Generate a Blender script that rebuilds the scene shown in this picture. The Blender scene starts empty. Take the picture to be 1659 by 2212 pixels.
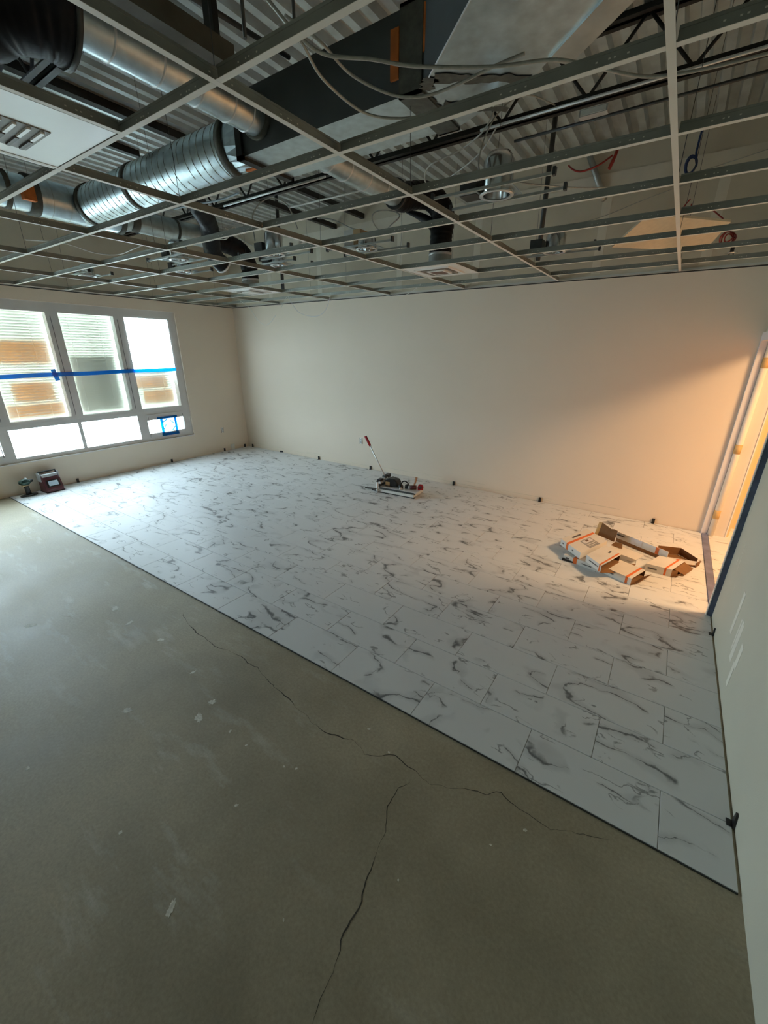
import bpy, bmesh, math, random
from mathutils import Vector, Matrix, noise as mnoise

# ------------------------------------------------------------------ camera, world, light
scn = bpy.context.scene
C = scn.collection
cam_d = bpy.data.cameras.new('camera')
cam = bpy.data.objects.new('camera', cam_d)
C.objects.link(cam)
YAW, PITCH, ROLL, FPX = 0.595582, 0.373112, 0.0057154, 884.963
cy_, sy_, cp_, sp_ = math.cos(YAW), math.sin(YAW), math.cos(PITCH), math.sin(PITCH)
fwd = Vector((-sy_*cp_, cy_*cp_, -sp_))
r0 = Vector((cy_, sy_, 0)); u0 = r0.cross(fwd)
right = math.cos(ROLL)*r0 + math.sin(ROLL)*u0
up = -math.sin(ROLL)*r0 + math.cos(ROLL)*u0
cam.matrix_world = Matrix(((right.x, up.x, -fwd.x, 7.659), (right.y, up.y, -fwd.y, -5.849), (right.z, up.z, -fwd.z, 2.0), (0, 0, 0, 1)))
cam_d.sensor_fit = 'VERTICAL'
cam_d.sensor_height = 24.0
cam_d.lens = FPX/2212.0*24.0
cam_d.clip_start = 0.02
scn.camera = cam

world = bpy.data.worlds.new('sky'); scn.world = world
world.use_nodes = True
wn = world.node_tree.nodes; wl = world.node_tree.links
wn['Background'].inputs['Color'].default_value = (0.71, 0.87, 1.0, 1)
wn['Background'].inputs['Strength'].default_value = 15.0

scn.view_settings.view_transform = 'Standard'
scn.view_settings.look = 'None'
scn.view_settings.gamma = 1.0
scn.view_settings.use_curve_mapping = False
scn.view_settings.exposure = 0.60
scn.cycles.use_denoising = True
scn.cycles.max_bounces = 12
scn.cycles.diffuse_bounces = 7
scn.cycles.glossy_bounces = 5
scn.cycles.transmission_bounces = 8
scn.cycles.transparent_max_bounces = 24
scn.cycles.sample_clamp_indirect = 8.0
scn.cycles.caustics_reflective = False
scn.cycles.caustics_refractive = False

# a portal in the window opening guides the sky light in
pd = bpy.data.lights.new('window_portal', 'AREA'); pd.shape = 'RECTANGLE'; pd.size = 4.9; pd.size_y = 2.3
pd.cycles.is_portal = True
po = bpy.data.objects.new('window_portal', pd); C.objects.link(po)
po.location = (-0.30, -3.62, 1.55); po.rotation_euler = (math.radians(90), 0, math.radians(-90))

# hall lamp (its fixture is built further down, in the hall)
ld = bpy.data.lights.new('hall_lamp_light', 'AREA'); ld.shape = 'DISK'; ld.size = 0.8
ld.energy = 72.0; ld.color = (1.0, 0.65, 0.34)
lo = bpy.data.objects.new('hall_lamp_light', ld); C.objects.link(lo)
lo.location = (9.62, -1.52, 2.70)

W, H, YT, DECK = 8.30, 2.805, -4.256, 4.05
YR = -8.6            # wall behind the camera
rnd = random.Random(7)
PI = math.pi

# ------------------------------------------------------------------ materials
MATS = {}
def new_mat(name):
    m = bpy.data.materials.new(name); m.use_nodes = True
    n = m.node_tree.nodes; l = m.node_tree.links
    return m, n, l, n['Principled BSDF']

def simple(name, col, rough=0.6, metal=0.0, nscale=0, namt=0.12, bump=0, bscale=60, spec=None):
    m, n, l, p = new_mat(name)
    p.inputs['Base Color'].default_value = (*col, 1)
    p.inputs['Roughness'].default_value = rough
    p.inputs['Metallic'].default_value = metal
    if spec is not None: p.inputs['Specular IOR Level'].default_value = spec
    tc = n.new('ShaderNodeTexCoord')
    if nscale:
        no = n.new('ShaderNodeTexNoise'); no.inputs['Scale'].default_value = nscale; no.inputs['Detail'].default_value = 4
        l.new(tc.outputs['Object'], no.inputs['Vector'])
        mr = n.new('ShaderNodeMapRange'); mr.inputs['From Min'].default_value = .25; mr.inputs['From Max'].default_value = .75
        mr.inputs['To Min'].default_value = 1-namt; mr.inputs['To Max'].default_value = 1+namt
        l.new(no.outputs['Fac'], mr.inputs['Value'])
        mx = n.new('ShaderNodeMix'); mx.data_type = 'RGBA'; mx.blend_type = 'MULTIPLY'; mx.inputs[0].default_value = 1
        mx.inputs[6].default_value = (*col, 1); l.new(mr.outputs[0], mx.inputs[7]); l.new(mx.outputs[2], p.inputs['Base Color'])
    if bump:
        nb = n.new('ShaderNodeTexNoise'); nb.inputs['Scale'].default_value = bscale; nb.inputs['Detail'].default_value = 3
        l.new(tc.outputs['Object'], nb.inputs['Vector'])
        b = n.new('ShaderNodeBump'); b.inputs['Strength'].default_value = bump; b.inputs['Distance'].default_value = .004
        l.new(nb.outputs['Fac'], b.inputs['Height']); l.new(b.outputs[0], p.inputs['Normal'])
    MATS[name] = m
    return m

simple('wall_primer', (.63, .60, .485), .8, nscale=1.1, namt=.06, bump=.25, bscale=140)
simple('wall_paint', (.80, .695, .57), .75, nscale=1.3, namt=.02, bump=.25, bscale=140)
simple('wall_raw', (.68, .62, .49), .9, nscale=2.0, namt=.10, bump=.1, bscale=60)
simple('joint_compound', (.80, .75, .63), .9, nscale=6, namt=.06)
simple('filler', (.86, .82, .72), .9, nscale=8, namt=.05)
simple('hall_paint', (.82, .60, .36), .7, nscale=2, namt=.03)
simple('jamb_paint', (.78, .74, .70), .55, nscale=3, namt=.03)
simple('casing_grey', (.74, .72, .74), .5, nscale=3, namt=.04)
simple('slate_edge', (.075, .10, .165), .5, nscale=14, namt=.25)
simple('slate_strip', (.17, .185, .30), .45, nscale=9, namt=.35)
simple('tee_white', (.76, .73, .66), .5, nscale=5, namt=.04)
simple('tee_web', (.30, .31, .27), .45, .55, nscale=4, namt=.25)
simple('galv', (.52, .60, .62), .34, .9, nscale=16, namt=.18, bump=.08, bscale=30)
simple('galv_dull', (.46, .48, .45), .5, .75, nscale=7, namt=.2)
simple('galv_shaded', (.085, .095, .095), .6, .3, nscale=4, namt=.15)  # galvanised duct sides, their shade put into a dark colour
simple('deck_metal', (.58, .63, .63), .38, .6, nscale=5, namt=.2)
simple('chrome', (.75, .76, .76), .16, 1.0, nscale=8, namt=.1)
simple('mastic', (.11, .11, .09), .8, nscale=22, namt=.3, bump=.6, bscale=50)
simple('black_steel', (.018, .018, .017), .5, .2, nscale=12, namt=.3)
simple('dark_steel', (.075, .08, .078), .5, .4, nscale=12, namt=.3)
simple('brown_steel', (.10, .085, .06), .6, .3, nscale=10, namt=.3)
simple('black_flex', (.007, .007, .008), .5, 0, nscale=30, namt=.3, bump=.5, bscale=22, spec=.22)
simple('orange_mark', (.62, .17, .03), .7, nscale=14, namt=.25)
simple('cable_grey', (.42, .42, .38), .45, .35, nscale=40, namt=.2)
simple('cable_white', (.78, .77, .72), .5, nscale=20, namt=.1)
simple('red_wire', (.35, .03, .02), .45, nscale=20, namt=.2)
simple('blue_wire', (.02, .05, .16), .45, nscale=20, namt=.2)
simple('black_plastic', (.012, .012, .013), .38, nscale=30, namt=.3)
simple('green_plastic', (.010, .05, .038), .4, nscale=30, namt=.2)
simple('maroon_plastic', (.10, .028, .035), .35, nscale=12, namt=.25)
simple('grey_plastic', (.42, .43, .43), .45, nscale=12, namt=.1)
simple('white_plastic', (.78, .78, .74), .4, nscale=12, namt=.05)
simple('label_blue', (.62, .76, .86), .35, nscale=25, namt=.06)
simple('outlet_brown', (.16, .08, .05), .5, nscale=25, namt=.2)
simple('red_plastic', (.36, .012, .02), .4, nscale=25, namt=.2)
simple('alu', (.78, .79, .79), .35, .4, nscale=25, namt=.08)
simple('beech', (.50, .27, .16), .5, nscale=18, namt=.2)
simple('tan_box', (.62, .44, .24), .8, nscale=18, namt=.1)
simple('carton_white', (.74, .71, .66), .6, nscale=6, namt=.05)
simple('carton_grey', (.34, .33, .32), .6, nscale=14, namt=.3)
simple('carton_print', (.12, .11, .11), .6, nscale=40, namt=.5)
simple('carton_orange', (.78, .17, .03), .6, nscale=20, namt=.1)
simple('carton_brown', (.22, .11, .042), .85, nscale=12, namt=.15)
simple('foam_white', (.82, .78, .70), .8, nscale=10, namt=.05, bump=.3, bscale=40)
simple('masking_tape', (.62, .42, .18), .7, nscale=30, namt=.12)
simple('ceiling_board', (.78, .66, .48), .9, nscale=30, namt=.06, bump=.3, bscale=120)
simple('panel_white', (.78, .77, .74), .28, nscale=3, namt=.03)
simple('grille_grey', (.22, .20, .17), .5, nscale=14, namt=.2)
simple('brass_dark', (.09, .075, .06), .5, .5, nscale=14, namt=.3)
simple('frame_grey', (.66, .64, .62), .5, nscale=5, namt=.06)
simple('frame_dark', (.16, .16, .17), .5, nscale=5, namt=.1)
simple('edge_black', (.03, .032, .03), .7, nscale=20, namt=.3)
simple('crack_dark', (.055, .047, .035), .9, nscale=40, namt=.4)
simple('paint_spot', (.68, .66, .58), .8, nscale=60, namt=.35)
simple('ground_pale', (.55, .58, .55), .9, nscale=.8, namt=.1)
simple('fence_pale', (.55, .60, .62), .6, nscale=4, namt=.1)

def concrete():
    m, n, l, p = new_mat('concrete'); MATS['concrete'] = m
    tc = n.new('ShaderNodeTexCoord')
    def noise(s, d, rough=.55, vec=None):
        x = n.new('ShaderNodeTexNoise'); x.inputs['Scale'].default_value = s; x.inputs['Detail'].default_value = d
        x.inputs['Roughness'].default_value = rough; l.new(vec or tc.outputs['Object'], x.inputs['Vector']); return x.outputs['Fac']
    r = n.new('ShaderNodeValToRGB'); e = r.color_ramp.elements
    e[0].position = .30; e[0].color = (.275, .235, .16, 1); e[1].position = .72; e[1].color = (.465, .405, .29, 1)
    l.new(noise(1.1, 7, .6), r.inputs[0])
    # chalky scuffs, stretched across the room
    mp = n.new('ShaderNodeMapping'); mp.inputs['Scale'].default_value = (1.4, 5.0, 1); mp.inputs['Rotation'].default_value = (0, 0, .5)
    l.new(tc.outputs['Object'], mp.inputs[0])
    mk = n.new('ShaderNodeMapRange'); mk.inputs['From Min'].default_value = .56; mk.inputs['From Max'].default_value = .74
    l.new(noise(1.3, 6, .65, mp.outputs[0]), mk.inputs['Value'])
    big = n.new('ShaderNodeMapRange'); big.inputs['From Min'].default_value = .40; big.inputs['From Max'].default_value = .58
    l.new(noise(.55, 2), big.inputs['Value'])
    mu = n.new('ShaderNodeMath'); mu.operation = 'MULTIPLY'; l.new(mk.outputs[0], mu.inputs[0]); l.new(big.outputs[0], mu.inputs[1])
    mu2 = n.new('ShaderNodeMath'); mu2.operation = 'MULTIPLY'; mu2.inputs[1].default_value = .6; l.new(mu.outputs[0], mu2.inputs[0])
    mx = n.new('ShaderNodeMix'); mx.data_type = 'RGBA'; l.new(mu2.outputs[0], mx.inputs[0]); l.new(r.outputs[0], mx.inputs[6]); mx.inputs[7].default_value = (.62, .62, .56, 1)
    fine = n.new('ShaderNodeMapRange'); fine.inputs['From Min'].default_value = .3; fine.inputs['From Max'].default_value = .7
    fine.inputs['To Min'].default_value = .86; fine.inputs['To Max'].default_value = 1.12; l.new(noise(70, 3, .7), fine.inputs['Value'])
    m2 = n.new('ShaderNodeMix'); m2.data_type = 'RGBA'; m2.blend_type = 'MULTIPLY'; m2.inputs[0].default_value = 1
    l.new(mx.outputs[2], m2.inputs[6]); l.new(fine.outputs[0], m2.inputs[7]); l.new(m2.outputs[2], p.inputs['Base Color'])
    rr = n.new('ShaderNodeMapRange'); rr.inputs['To Min'].default_value = .42; rr.inputs['To Max'].default_value = .75; l.new(noise(2.2, 5), rr.inputs['Value']); l.new(rr.outputs[0], p.inputs['Roughness'])
    b = n.new('ShaderNodeBump'); b.inputs['Strength'].default_value = .15; b.inputs['Distance'].default_value = .003
    l.new(noise(26, 6, .7), b.inputs['Height']); l.new(b.outputs[0], p.inputs['Normal'])
concrete()

def marble():
    m, n, l, p = new_mat('marble'); MATS['marble'] = m
    tc = n.new('ShaderNodeTexCoord'); oi = n.new('ShaderNodeObjectInfo')
    def math_(op, a, b=None, c=None):
        x = n.new('ShaderNodeMath'); x.operation = op
        for i, v in enumerate((a, b, c)):
            if v is None: continue
            if isinstance(v, (int, float)): x.inputs[i].default_value = v
            else: l.new(v, x.inputs[i])
        return x.outputs[0]
    def noise(vec, s, d, rough=.5, dist=0):
        x = n.new('ShaderNodeTexNoise'); x.inputs['Scale'].default_value = s; x.inputs['Detail'].default_value = d
        x.inputs['Roughness'].default_value = rough; x.inputs['Distortion'].default_value = dist; l.new(vec, x.inputs['Vector']); return x
    def mrange(v, a, b, c=0, d=1):
        x = n.new('ShaderNodeMapRange'); x.interpolation_type = 'SMOOTHSTEP'
        for k, w in (('From Min', a), ('From Max', b), ('To Min', c), ('To Max', d)):
            if isinstance(w, (int, float)): x.inputs[k].default_value = w
            else: l.new(w, x.inputs[k])
        l.new(v, x.inputs['Value']); return x.outputs[0]
    sc = n.new('ShaderNodeVectorMath'); sc.operation = 'SCALE'; sc.inputs[0].default_value = (37.0, 91.0, 53.0); l.new(oi.outputs['Random'], sc.inputs['Scale'])
    ad = n.new('ShaderNodeVectorMath'); ad.operation = 'ADD'; l.new(tc.outputs['Object'], ad.inputs[0]); l.new(sc.outputs[0], ad.inputs[1])
    P = ad.outputs[0]
    mp = n.new('ShaderNodeMapping'); mp.vector_type = 'POINT'; mp.inputs['Rotation'].default_value = (0, 0, math.radians(42)); mp.inputs['Scale'].default_value = (.5, 1.3, 1)
    l.new(tc.outputs['Object'], mp.inputs[0])
    ad2 = n.new('ShaderNodeVectorMath'); ad2.operation = 'ADD'; l.new(mp.outputs[0], ad2.inputs[0]); l.new(sc.outputs[0], ad2.inputs[1])
    w = noise(P, 9, 4, .55)
    wc = n.new('ShaderNodeVectorMath'); wc.operation = 'SUBTRACT'; l.new(w.outputs['Color'], wc.inputs[0]); wc.inputs[1].default_value = (.5, .5, .5)
    ws = n.new('ShaderNodeVectorMath'); ws.operation = 'SCALE'; ws.inputs['Scale'].default_value = .075; l.new(wc.outputs[0], ws.inputs[0])
    wa = n.new('ShaderNodeVectorMath'); wa.operation = 'ADD'; l.new(ad2.outputs[0], wa.inputs[0]); l.new(ws.outputs[0], wa.inputs[1])
    Q = wa.outputs[0]
    n1 = noise(Q, 3.7, 1, .4).outputs['Fac']
    d1 = math_('ABSOLUTE', math_('SUBTRACT', n1, .5))
    width = mrange(noise(P, 7, 3, .6).outputs['Fac'], .36, .70, .003, .042)
    v1 = mrange(d1, 0.0, width, 1, 0)
    mask1 = mrange(noise(P, 4.0, 2, .5).outputs['Fac'], .465, .54)
    halo = mrange(d1, 0.0, .085, .22, 0)
    halo = math_('MULTIPLY', halo, mask1)
    v1 = math_('MULTIPLY', v1, mask1)
    off = n.new('ShaderNodeVectorMath'); off.operation = 'ADD'; off.inputs[1].default_value = (4.7, 8.3, 2.2); l.new(Q, off.inputs[0])
    n2 = noise(off.outputs[0], 7.5, 2, .5).outputs['Fac']
    d2 = math_('ABSOLUTE', math_('SUBTRACT', n2, .5))
    v2 = mrange(d2, 0.0, .020, 1, 0)
    mask2 = mrange(noise(P, 5.3, 3, .5).outputs['Fac'], .53, .60)
    v2 = math_('MULTIPLY', math_('MULTIPLY', v2, mask2), .75)
    v = math_('MAXIMUM', math_('MAXIMUM', v1, v2), halo)
    base = n.new('ShaderNodeMix'); base.data_type = 'RGBA'; base.inputs[6].default_value = (.80, .815, .82, 1); base.inputs[7].default_value = (.74, .755, .765, 1)
    l.new(noise(P, 3, 4).outputs['Fac'], base.inputs[0])
    mx = n.new('ShaderNodeMix'); mx.data_type = 'RGBA'; l.new(math_('MULTIPLY', v, .86), mx.inputs[0]); l.new(base.outputs[2], mx.inputs[6]); mx.inputs[7].default_value = (.085, .09, .095, 1)
    l.new(mx.outputs[2], p.inputs['Base Color'])
    p.inputs['Roughness'].default_value = .42; p.inputs['Specular IOR Level'].default_value = .3
    b = n.new('ShaderNodeBump'); b.inputs['Strength'].default_value = .05; b.inputs['Distance'].default_value = .002
    l.new(noise(P, 60, 3).outputs['Fac'], b.inputs['Height']); l.new(b.outputs[0], p.inputs['Normal'])
marble()

def sheer(name, col, transp, transl, tcol=(1, 1, 1), gloss=.04, stripes=None):
    """thin sheet: part straight through, part diffusing, a little gloss"""
    m = bpy.data.materials.new(name); m.use_nodes = True; n = m.node_tree.nodes; l = m.node_tree.links
    n.remove(n['Principled BSDF']); out = n['Material Output']
    tr = n.new('ShaderNodeBsdfTransparent'); tr.inputs[0].default_value = (*tcol, 1)
    tl = n.new('ShaderNodeBsdfTranslucent'); tl.inputs[0].default_value = (*col, 1)
    df = n.new('ShaderNodeBsdfDiffuse'); df.inputs[0].default_value = (*col, 1)
    gl = n.new('ShaderNodeBsdfGlossy'); gl.inputs['Roughness'].default_value = .15
    if name != 'glass':
        tc = n.new('ShaderNodeTexCoord'); no = n.new('ShaderNodeTexNoise'); no.inputs['Scale'].default_value = 3; no.inputs['Detail'].default_value = 4
        l.new(tc.outputs['Object'], no.inputs['Vector'])
        cr = n.new('ShaderNodeMix'); cr.data_type = 'RGBA'; cr.inputs[6].default_value = (*[c*.72 for c in col], 1); cr.inputs[7].default_value = (*[min(1, c*1.15) for c in col], 1)
        l.new(no.outputs['Fac'], cr.inputs[0]); l.new(cr.outputs[2], tl.inputs[0]); l.new(cr.outputs[2], df.inputs[0])
    a = n.new('ShaderNodeMixShader'); a.inputs[0].default_value = transl/max(1e-6, 1-transp); l.new(df.outputs[0], a.inputs[1]); l.new(tl.outputs[0], a.inputs[2])
    b = n.new('ShaderNodeMixShader'); b.inputs[0].default_value = transp; l.new(a.outputs[0], b.inputs[1]); l.new(tr.outputs[0], b.inputs[2])
    c = n.new('ShaderNodeMixShader'); c.inputs[0].default_value = gloss; l.new(b.outputs[0], c.inputs[1]); l.new(gl.outputs[0], c.inputs[2])
    l.new(c.outputs[0], out.inputs['Surface'])
    MATS[name] = m
sheer('film', (.85, .86, .85), .935, .015, gloss=.02)
sheer('glass', (1, 1, 1), .995, .001, tcol=(.96, .99, .98), gloss=.05)
sheer('slat', (.94, .925, .80), .05, .125, gloss=.02)
sheer('kraft_paper', (.56, .17, .002), .22, .74, tcol=(.52, .16, .003), gloss=.0)
sheer('grey_board', (.16, .16, .15), .03, .40, gloss=.0)
sheer('tape_blue', (.015, .36, .76), .04, .76, tcol=(.05, .5, 1), gloss=.02)
sheer('frosted', (.72, .84, .92), .25, .60, gloss=.02)

# ------------------------------------------------------------------ mesh helpers
class MB:
    def __init__(s): s.bm = bmesh.new(); s.mi = 0
    def _f(s, vs):
        try:
            f = s.bm.faces.new(vs); f.material_index = s.mi; return f
        except ValueError: return None
    def box(s, x0, x1, y0, y1, z0, z1, M=None, mi=None):
        if mi is not None: s.mi = mi
        c = [Vector((x, y, z)) for z in (z0, z1) for y in (y0, y1) for x in (x0, x1)]
        if M: c = [M @ v for v in c]
        v = [s.bm.verts.new(p) for p in c]
        for f in ((0, 2, 3, 1), (4, 5, 7, 6), (0, 1, 5, 4), (2, 6, 7, 3), (0, 4, 6, 2), (1, 3, 7, 5)): s._f([v[i] for i in f])
        return s
    def hexa(s, c, mi=None):
        if mi is not None: s.mi = mi
        v = [s.bm.verts.new(p) for p in c]
        for f in ((0, 2, 3, 1), (4, 5, 7, 6), (0, 1, 5, 4), (2, 6, 7, 3), (0, 4, 6, 2), (1, 3, 7, 5)): s._f([v[i] for i in f])
        return s
    def quad(s, pts, mi=None):
        if mi is not None: s.mi = mi
        s._f([s.bm.verts.new(p) for p in pts]); return s
    def slab(s, pts, n, t, mi=None):
        """polygon pts (3d) extruded by t along n"""
        if mi is not None: s.mi = mi
        n = Vector(n).normalized()*t
        a = [s.bm.verts.new(Vector(p)) for p in pts]; b = [s.bm.verts.new(Vector(p)+n) for p in pts]
        s._f(a[::-1]); s._f(b); k = len(pts)
        for i in range(k): s._f([a[i], a[(i+1) % k], b[(i+1) % k], b[i]])
        return s
    def tube(s, pts, r, seg=8, cap=True, mi=None, radii=None):
        if mi is not None: s.mi = mi
        pts = [Vector(p) for p in pts]; rings = []; prev = None
        for i, p in enumerate(pts):
            d = (pts[min(i+1, len(pts)-1)]-pts[max(i-1, 0)])
            if d.length < 1e-9: d = Vector((0, 0, 1))
            d.normalize()
            if prev is None:
                a = Vector((0, 0, 1)) if abs(d.z) < .9 else Vector((1, 0, 0))
                u = d.cross(a).normalized()
            else:
                u = (prev-d*prev.dot(d)); u = u.normalized() if u.length > 1e-6 else d.orthogonal().normalized()
            prev = u; v = d.cross(u); rr = radii[i] if radii else r
            rings.append([s.bm.verts.new(p+rr*(math.cos(t)*u+math.sin(t)*v)) for t in [2*PI*k/seg for k in range(seg)]])
        for a, b in zip(rings, rings[1:]):
            for k in range(seg):
                f = s._f([a[k], a[(k+1) % seg], b[(k+1) % seg], b[k]])
                if f: f.smooth = True
        if cap: s._f(rings[0][::-1]); s._f(rings[-1])
        return s
    def lathe(s, prof, axis_m, seg=24, mi=None, capends=False):
        """prof: (r, z) list about local z of matrix axis_m"""
        if mi is not None: s.mi = mi
        rings = [[s.bm.verts.new(axis_m @ Vector((r*math.cos(2*PI*k/seg), r*math.sin(2*PI*k/seg), z))) for k in range(seg)] for r, z in prof]
        for a, b in zip(rings, rings[1:]):
            for k in range(seg):
                f = s._f([a[k], a[(k+1) % seg], b[(k+1) % seg], b[k]])
                if f: f.smooth = True
        if capends: s._f(rings[0][::-1]); s._f(rings[-1])
        return s
    def mesh(s, name):
        bmesh.ops.recalc_face_normals(s.bm, faces=s.bm.faces[:])
        me = bpy.data.meshes.new(name); s.bm.to_mesh(me); s.bm.free(); return me

def obj(name, mb, mat, parent=None, bevel=0):
    me = mb.mesh(name) if isinstance(mb, MB) else mb
    if not me.materials:
        for k in (mat if isinstance(mat, (list, tuple)) else [mat]): me.materials.append(MATS[k])
    o = bpy.data.objects.new(name, me); C.objects.link(o)
    if parent: o.parent = parent
    if bevel:
        b = o.modifiers.new('bevel', 'BEVEL'); b.width = bevel; b.segments = 2; b.limit_method = 'ANGLE'
    return o
def tag(o, label, cat, group=None):
    o['label'] = label; o['category'] = cat
    if group: o['group'] = group
    return o
def thing(name, label, cat, loc=(0, 0, 0), rz=0, group=None):
    o = bpy.data.objects.new(name, None); C.objects.link(o); o.empty_display_size = .05
    o.location = loc; o.rotation_euler = (0, 0, rz)
    return tag(o, label, cat, group)
def struct(name, mb, mat, parent=None, label=None):
    o = obj(name, mb, mat, parent)
    if parent is None: o['kind'] = 'structure'
    if label: o['label'] = label
    return o
def boxes(*bs):
    m = MB()
    for b in bs: m.box(*b)
    return m
def part(name, bs, mat, parent, bevel=0): return obj(name, boxes(*bs), mat, parent, bevel)
def spline(pts, n=8):
    pts = [Vector(p) for p in pts]; out = []
    for i in range(len(pts)-1):
        p0, p1, p2, p3 = pts[max(i-1, 0)], pts[i], pts[i+1], pts[min(i+2, len(pts)-1)]
        for k in range(n):
            t = k/n
            out.append(.5*((2*p1)+(p2-p0)*t+(2*p0-5*p1+4*p2-p3)*t*t+(3*p1-p0-3*p2+p3)*t**3))
    out.append(pts[-1]); return out

# ------------------------------------------------------------------ room shell
floor = struct('floor', boxes((-.15, W+.02, YR-.15, .15, -.12, 0)), 'concrete', label='bare grey-brown concrete slab with cracks, marble-look tiles laid on its far half')

# marble-look tiles, running bond, each its own piece
TL, TW, TT, GAP = .62, .3085, .007, .0012
def tile_mesh(w, d, x_cut=None):
    m = MB(); b = .0018
    x0, x1, y0, y1 = -w/2+GAP, w/2-GAP, -d/2+GAP, d/2-GAP
    lo = [(x0, y0), (x1, y0), (x1, y1), (x0, y1)]; hi = [(x0+b, y0+b), (x1-b, y0+b), (x1-b, y1-b), (x0+b, y1-b)]
    A = [m.bm.verts.new((x, y, 0)) for x, y in lo]; B = [m.bm.verts.new((x, y, TT-b)) for x, y in lo]; T = [m.bm.verts.new((x, y, TT)) for x, y in hi]
    m._f(T)
    for i in range(4):
        j = (i+1) % 4; m._f([A[i], A[j], B[j], B[i]]); m._f([B[i], B[j], T[j], T[i]])
    return m.mesh('tile')
tile_cache = {}
def lay_tile(xa, xb, ya, yb, parent):
    key = (round(xb-xa, 3), round(yb-ya, 3))
    if key not in tile_cache:
        me = tile_mesh(*key); me.materials.append(MATS['marble']); tile_cache[key] = me
    o = bpy.data.objects.new('tile', tile_cache[key]); C.objects.link(o); o.parent = parent
    o.location = ((xa+xb)/2, (ya+yb)/2, .0003)
    return o
rows = 14
for r in range(rows):
    ya = YT+r*TW; yb = min(ya+TW, -.008)
    if yb-ya < .03: continue
    x = 8.015+TL if r % 2 == 0 else 7.705+TL
    while x > .01:
        xb = min(x, W-.010); xa = max(x-TL, .010)
        if xb-xa > .03: lay_tile(xa, xb, ya, yb, floor)
        x -= TL
# dark underlay seen at the open edge of the flooring
obj('underlay_edge', boxes((.012, W-.012, YT-.006, YT-.001, .0005, .0055)), 'edge_black', floor)

# cracks and old paint spots in the slab
def crack(name, pts, w):
    m = MB(); P = []
    for a, b in zip(pts, pts[1:]):
        a, b = Vector((*a, 0)), Vector((*b, 0)); n = max(2, int((b-a).length/.02))
        for k in range(n):
            p = a.lerp(b, k/n); q = mnoise.noise_vector(p*9)*.014+mnoise.noise_vector(p*26)*.010+mnoise.noise_vector(p*60)*.004; P.append(Vector((p.x+q.x, p.y+q.y, .0006)))
    P.append(Vector((*pts[-1], .0006)))
    prev = None
    for i, p in enumerate(P):
        d = (P[min(i+1, len(P)-1)]-P[max(i-1, 0)]).normalized(); nn = Vector((-d.y, d.x, 0))
        ww = w*max(.2, .5+1.2*mnoise.noise(p*7))*min(1, i/4+.1, (len(P)-1-i)/4+.1)
        cur = (m.bm.verts.new(p+nn*ww/2), m.bm.verts.new(p-nn*ww/2))
        if prev: m._f([prev[0], cur[0], cur[1], prev[1]])
        prev = cur
    return obj('crack', m, 'crack_dark', floor)
crack('crack', [(4.72, -4.42), (4.755, -4.459), (4.939, -4.513), (5.29, -4.532), (5.48, -4.50), (5.709, -4.501), (5.942, -4.566), (6.218, -4.596), (6.429, -4.626), (6.595, -4.583), (6.705, -4.603), (6.844, -4.521), (6.952, -4.535), (7.065, -4.545), (7.255, -4.471), (7.371, -4.405), (7.532, -4.424), (7.615, -4.427), (7.703, -4.378), (7.846, -4.326)], .006)
crack('crack', [(6.98, -4.60), (6.954, -4.66), (6.953, -4.771), (7.005, -4.868), (7.037, -5.016), (7.052, -5.1), (7.071, -5.14), (7.079, -5.248), (7.116, -5.377), (7.13, -5.46)], .005)
crack('crack', [(3.95, -5.01), (4.05, -4.98), (4.10, -4.97)], .006)
def spot(x, y, r):
    m = MB(); R = random.Random(int(x*1000+y*77)); n = 30; ang = R.random()*6; st = R.uniform(1.2, 1.9)
    vs = []
    for k in range(n):
        t = 2*PI*k/n; rr = r*(.85+.3*math.sin(2*t+ang)*.5+R.uniform(-.32, .18)); a, b = rr*math.cos(t)*st*.7, rr*math.sin(t)*.7
        vs.append((x+a*math.cos(ang)-b*math.sin(ang), y+a*math.sin(ang)+b*math.cos(ang), .0007))
    m.quad(vs); obj('paint_spot', m, 'paint_spot', floor)
for x, y, r in [(5.763, -4.969, .035), (5.727, -4.858, .026), (5.367, -5.181, .03), (5.40, -4.777, .02), (5.993, -4.926, .014), (6.475, -5.548, .024), (6.461, -4.872, .009), (6.40, -4.90, .008), (6.629, -4.47, .012),
                (6.803, -4.526, .01), (5.327, -5.65, .016), (7.414, -4.644, .008), (6.034, -5.529, .011), (6.361, -5.164, .010), (6.14, -4.93, .010), (7.15, -4.98, .006), (6.86, -5.33, .006), (7.52, -4.50, .012), (4.5, -4.75, .03), (4.2, -4.72, .04), (4.9, -4.72, .03), (3.9, -5.2, .05)]:
    spot(x, y, r)

wb = struct('wall_back', boxes((-.15, 8.505, 0, .15, -.05, H+.01)), 'wall_paint', label='long painted drywall wall across the far side of the room')
up_ = obj('upper_drywall', boxes((-.15, 8.505, .003, .15, H+.01, DECK+.2)), 'wall_raw', wb)
sm = MB(); sm.box(0, W, -.0015, .003, 3.66, 3.80)
for sx in (1.1, 2.32, 3.9, 5.1, 6.58, 7.6): sm.box(sx, sx+.09, -.001, .003, 2.85, 3.66)
obj('joint_compound_band', sm, 'joint_compound', wb)
sc_ = MB(); R_ = random.Random(3)
for k in range(22):
    x0 = R_.uniform(.3, 7.2); z_ = .03+R_.uniform(0, .08); sc_.box(x0, x0+R_.uniform(.1, .7), -.0006-.00005*k, .001, z_, z_+.0035)
obj('scuff_line', sc_, 'wall_raw', wb)

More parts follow.
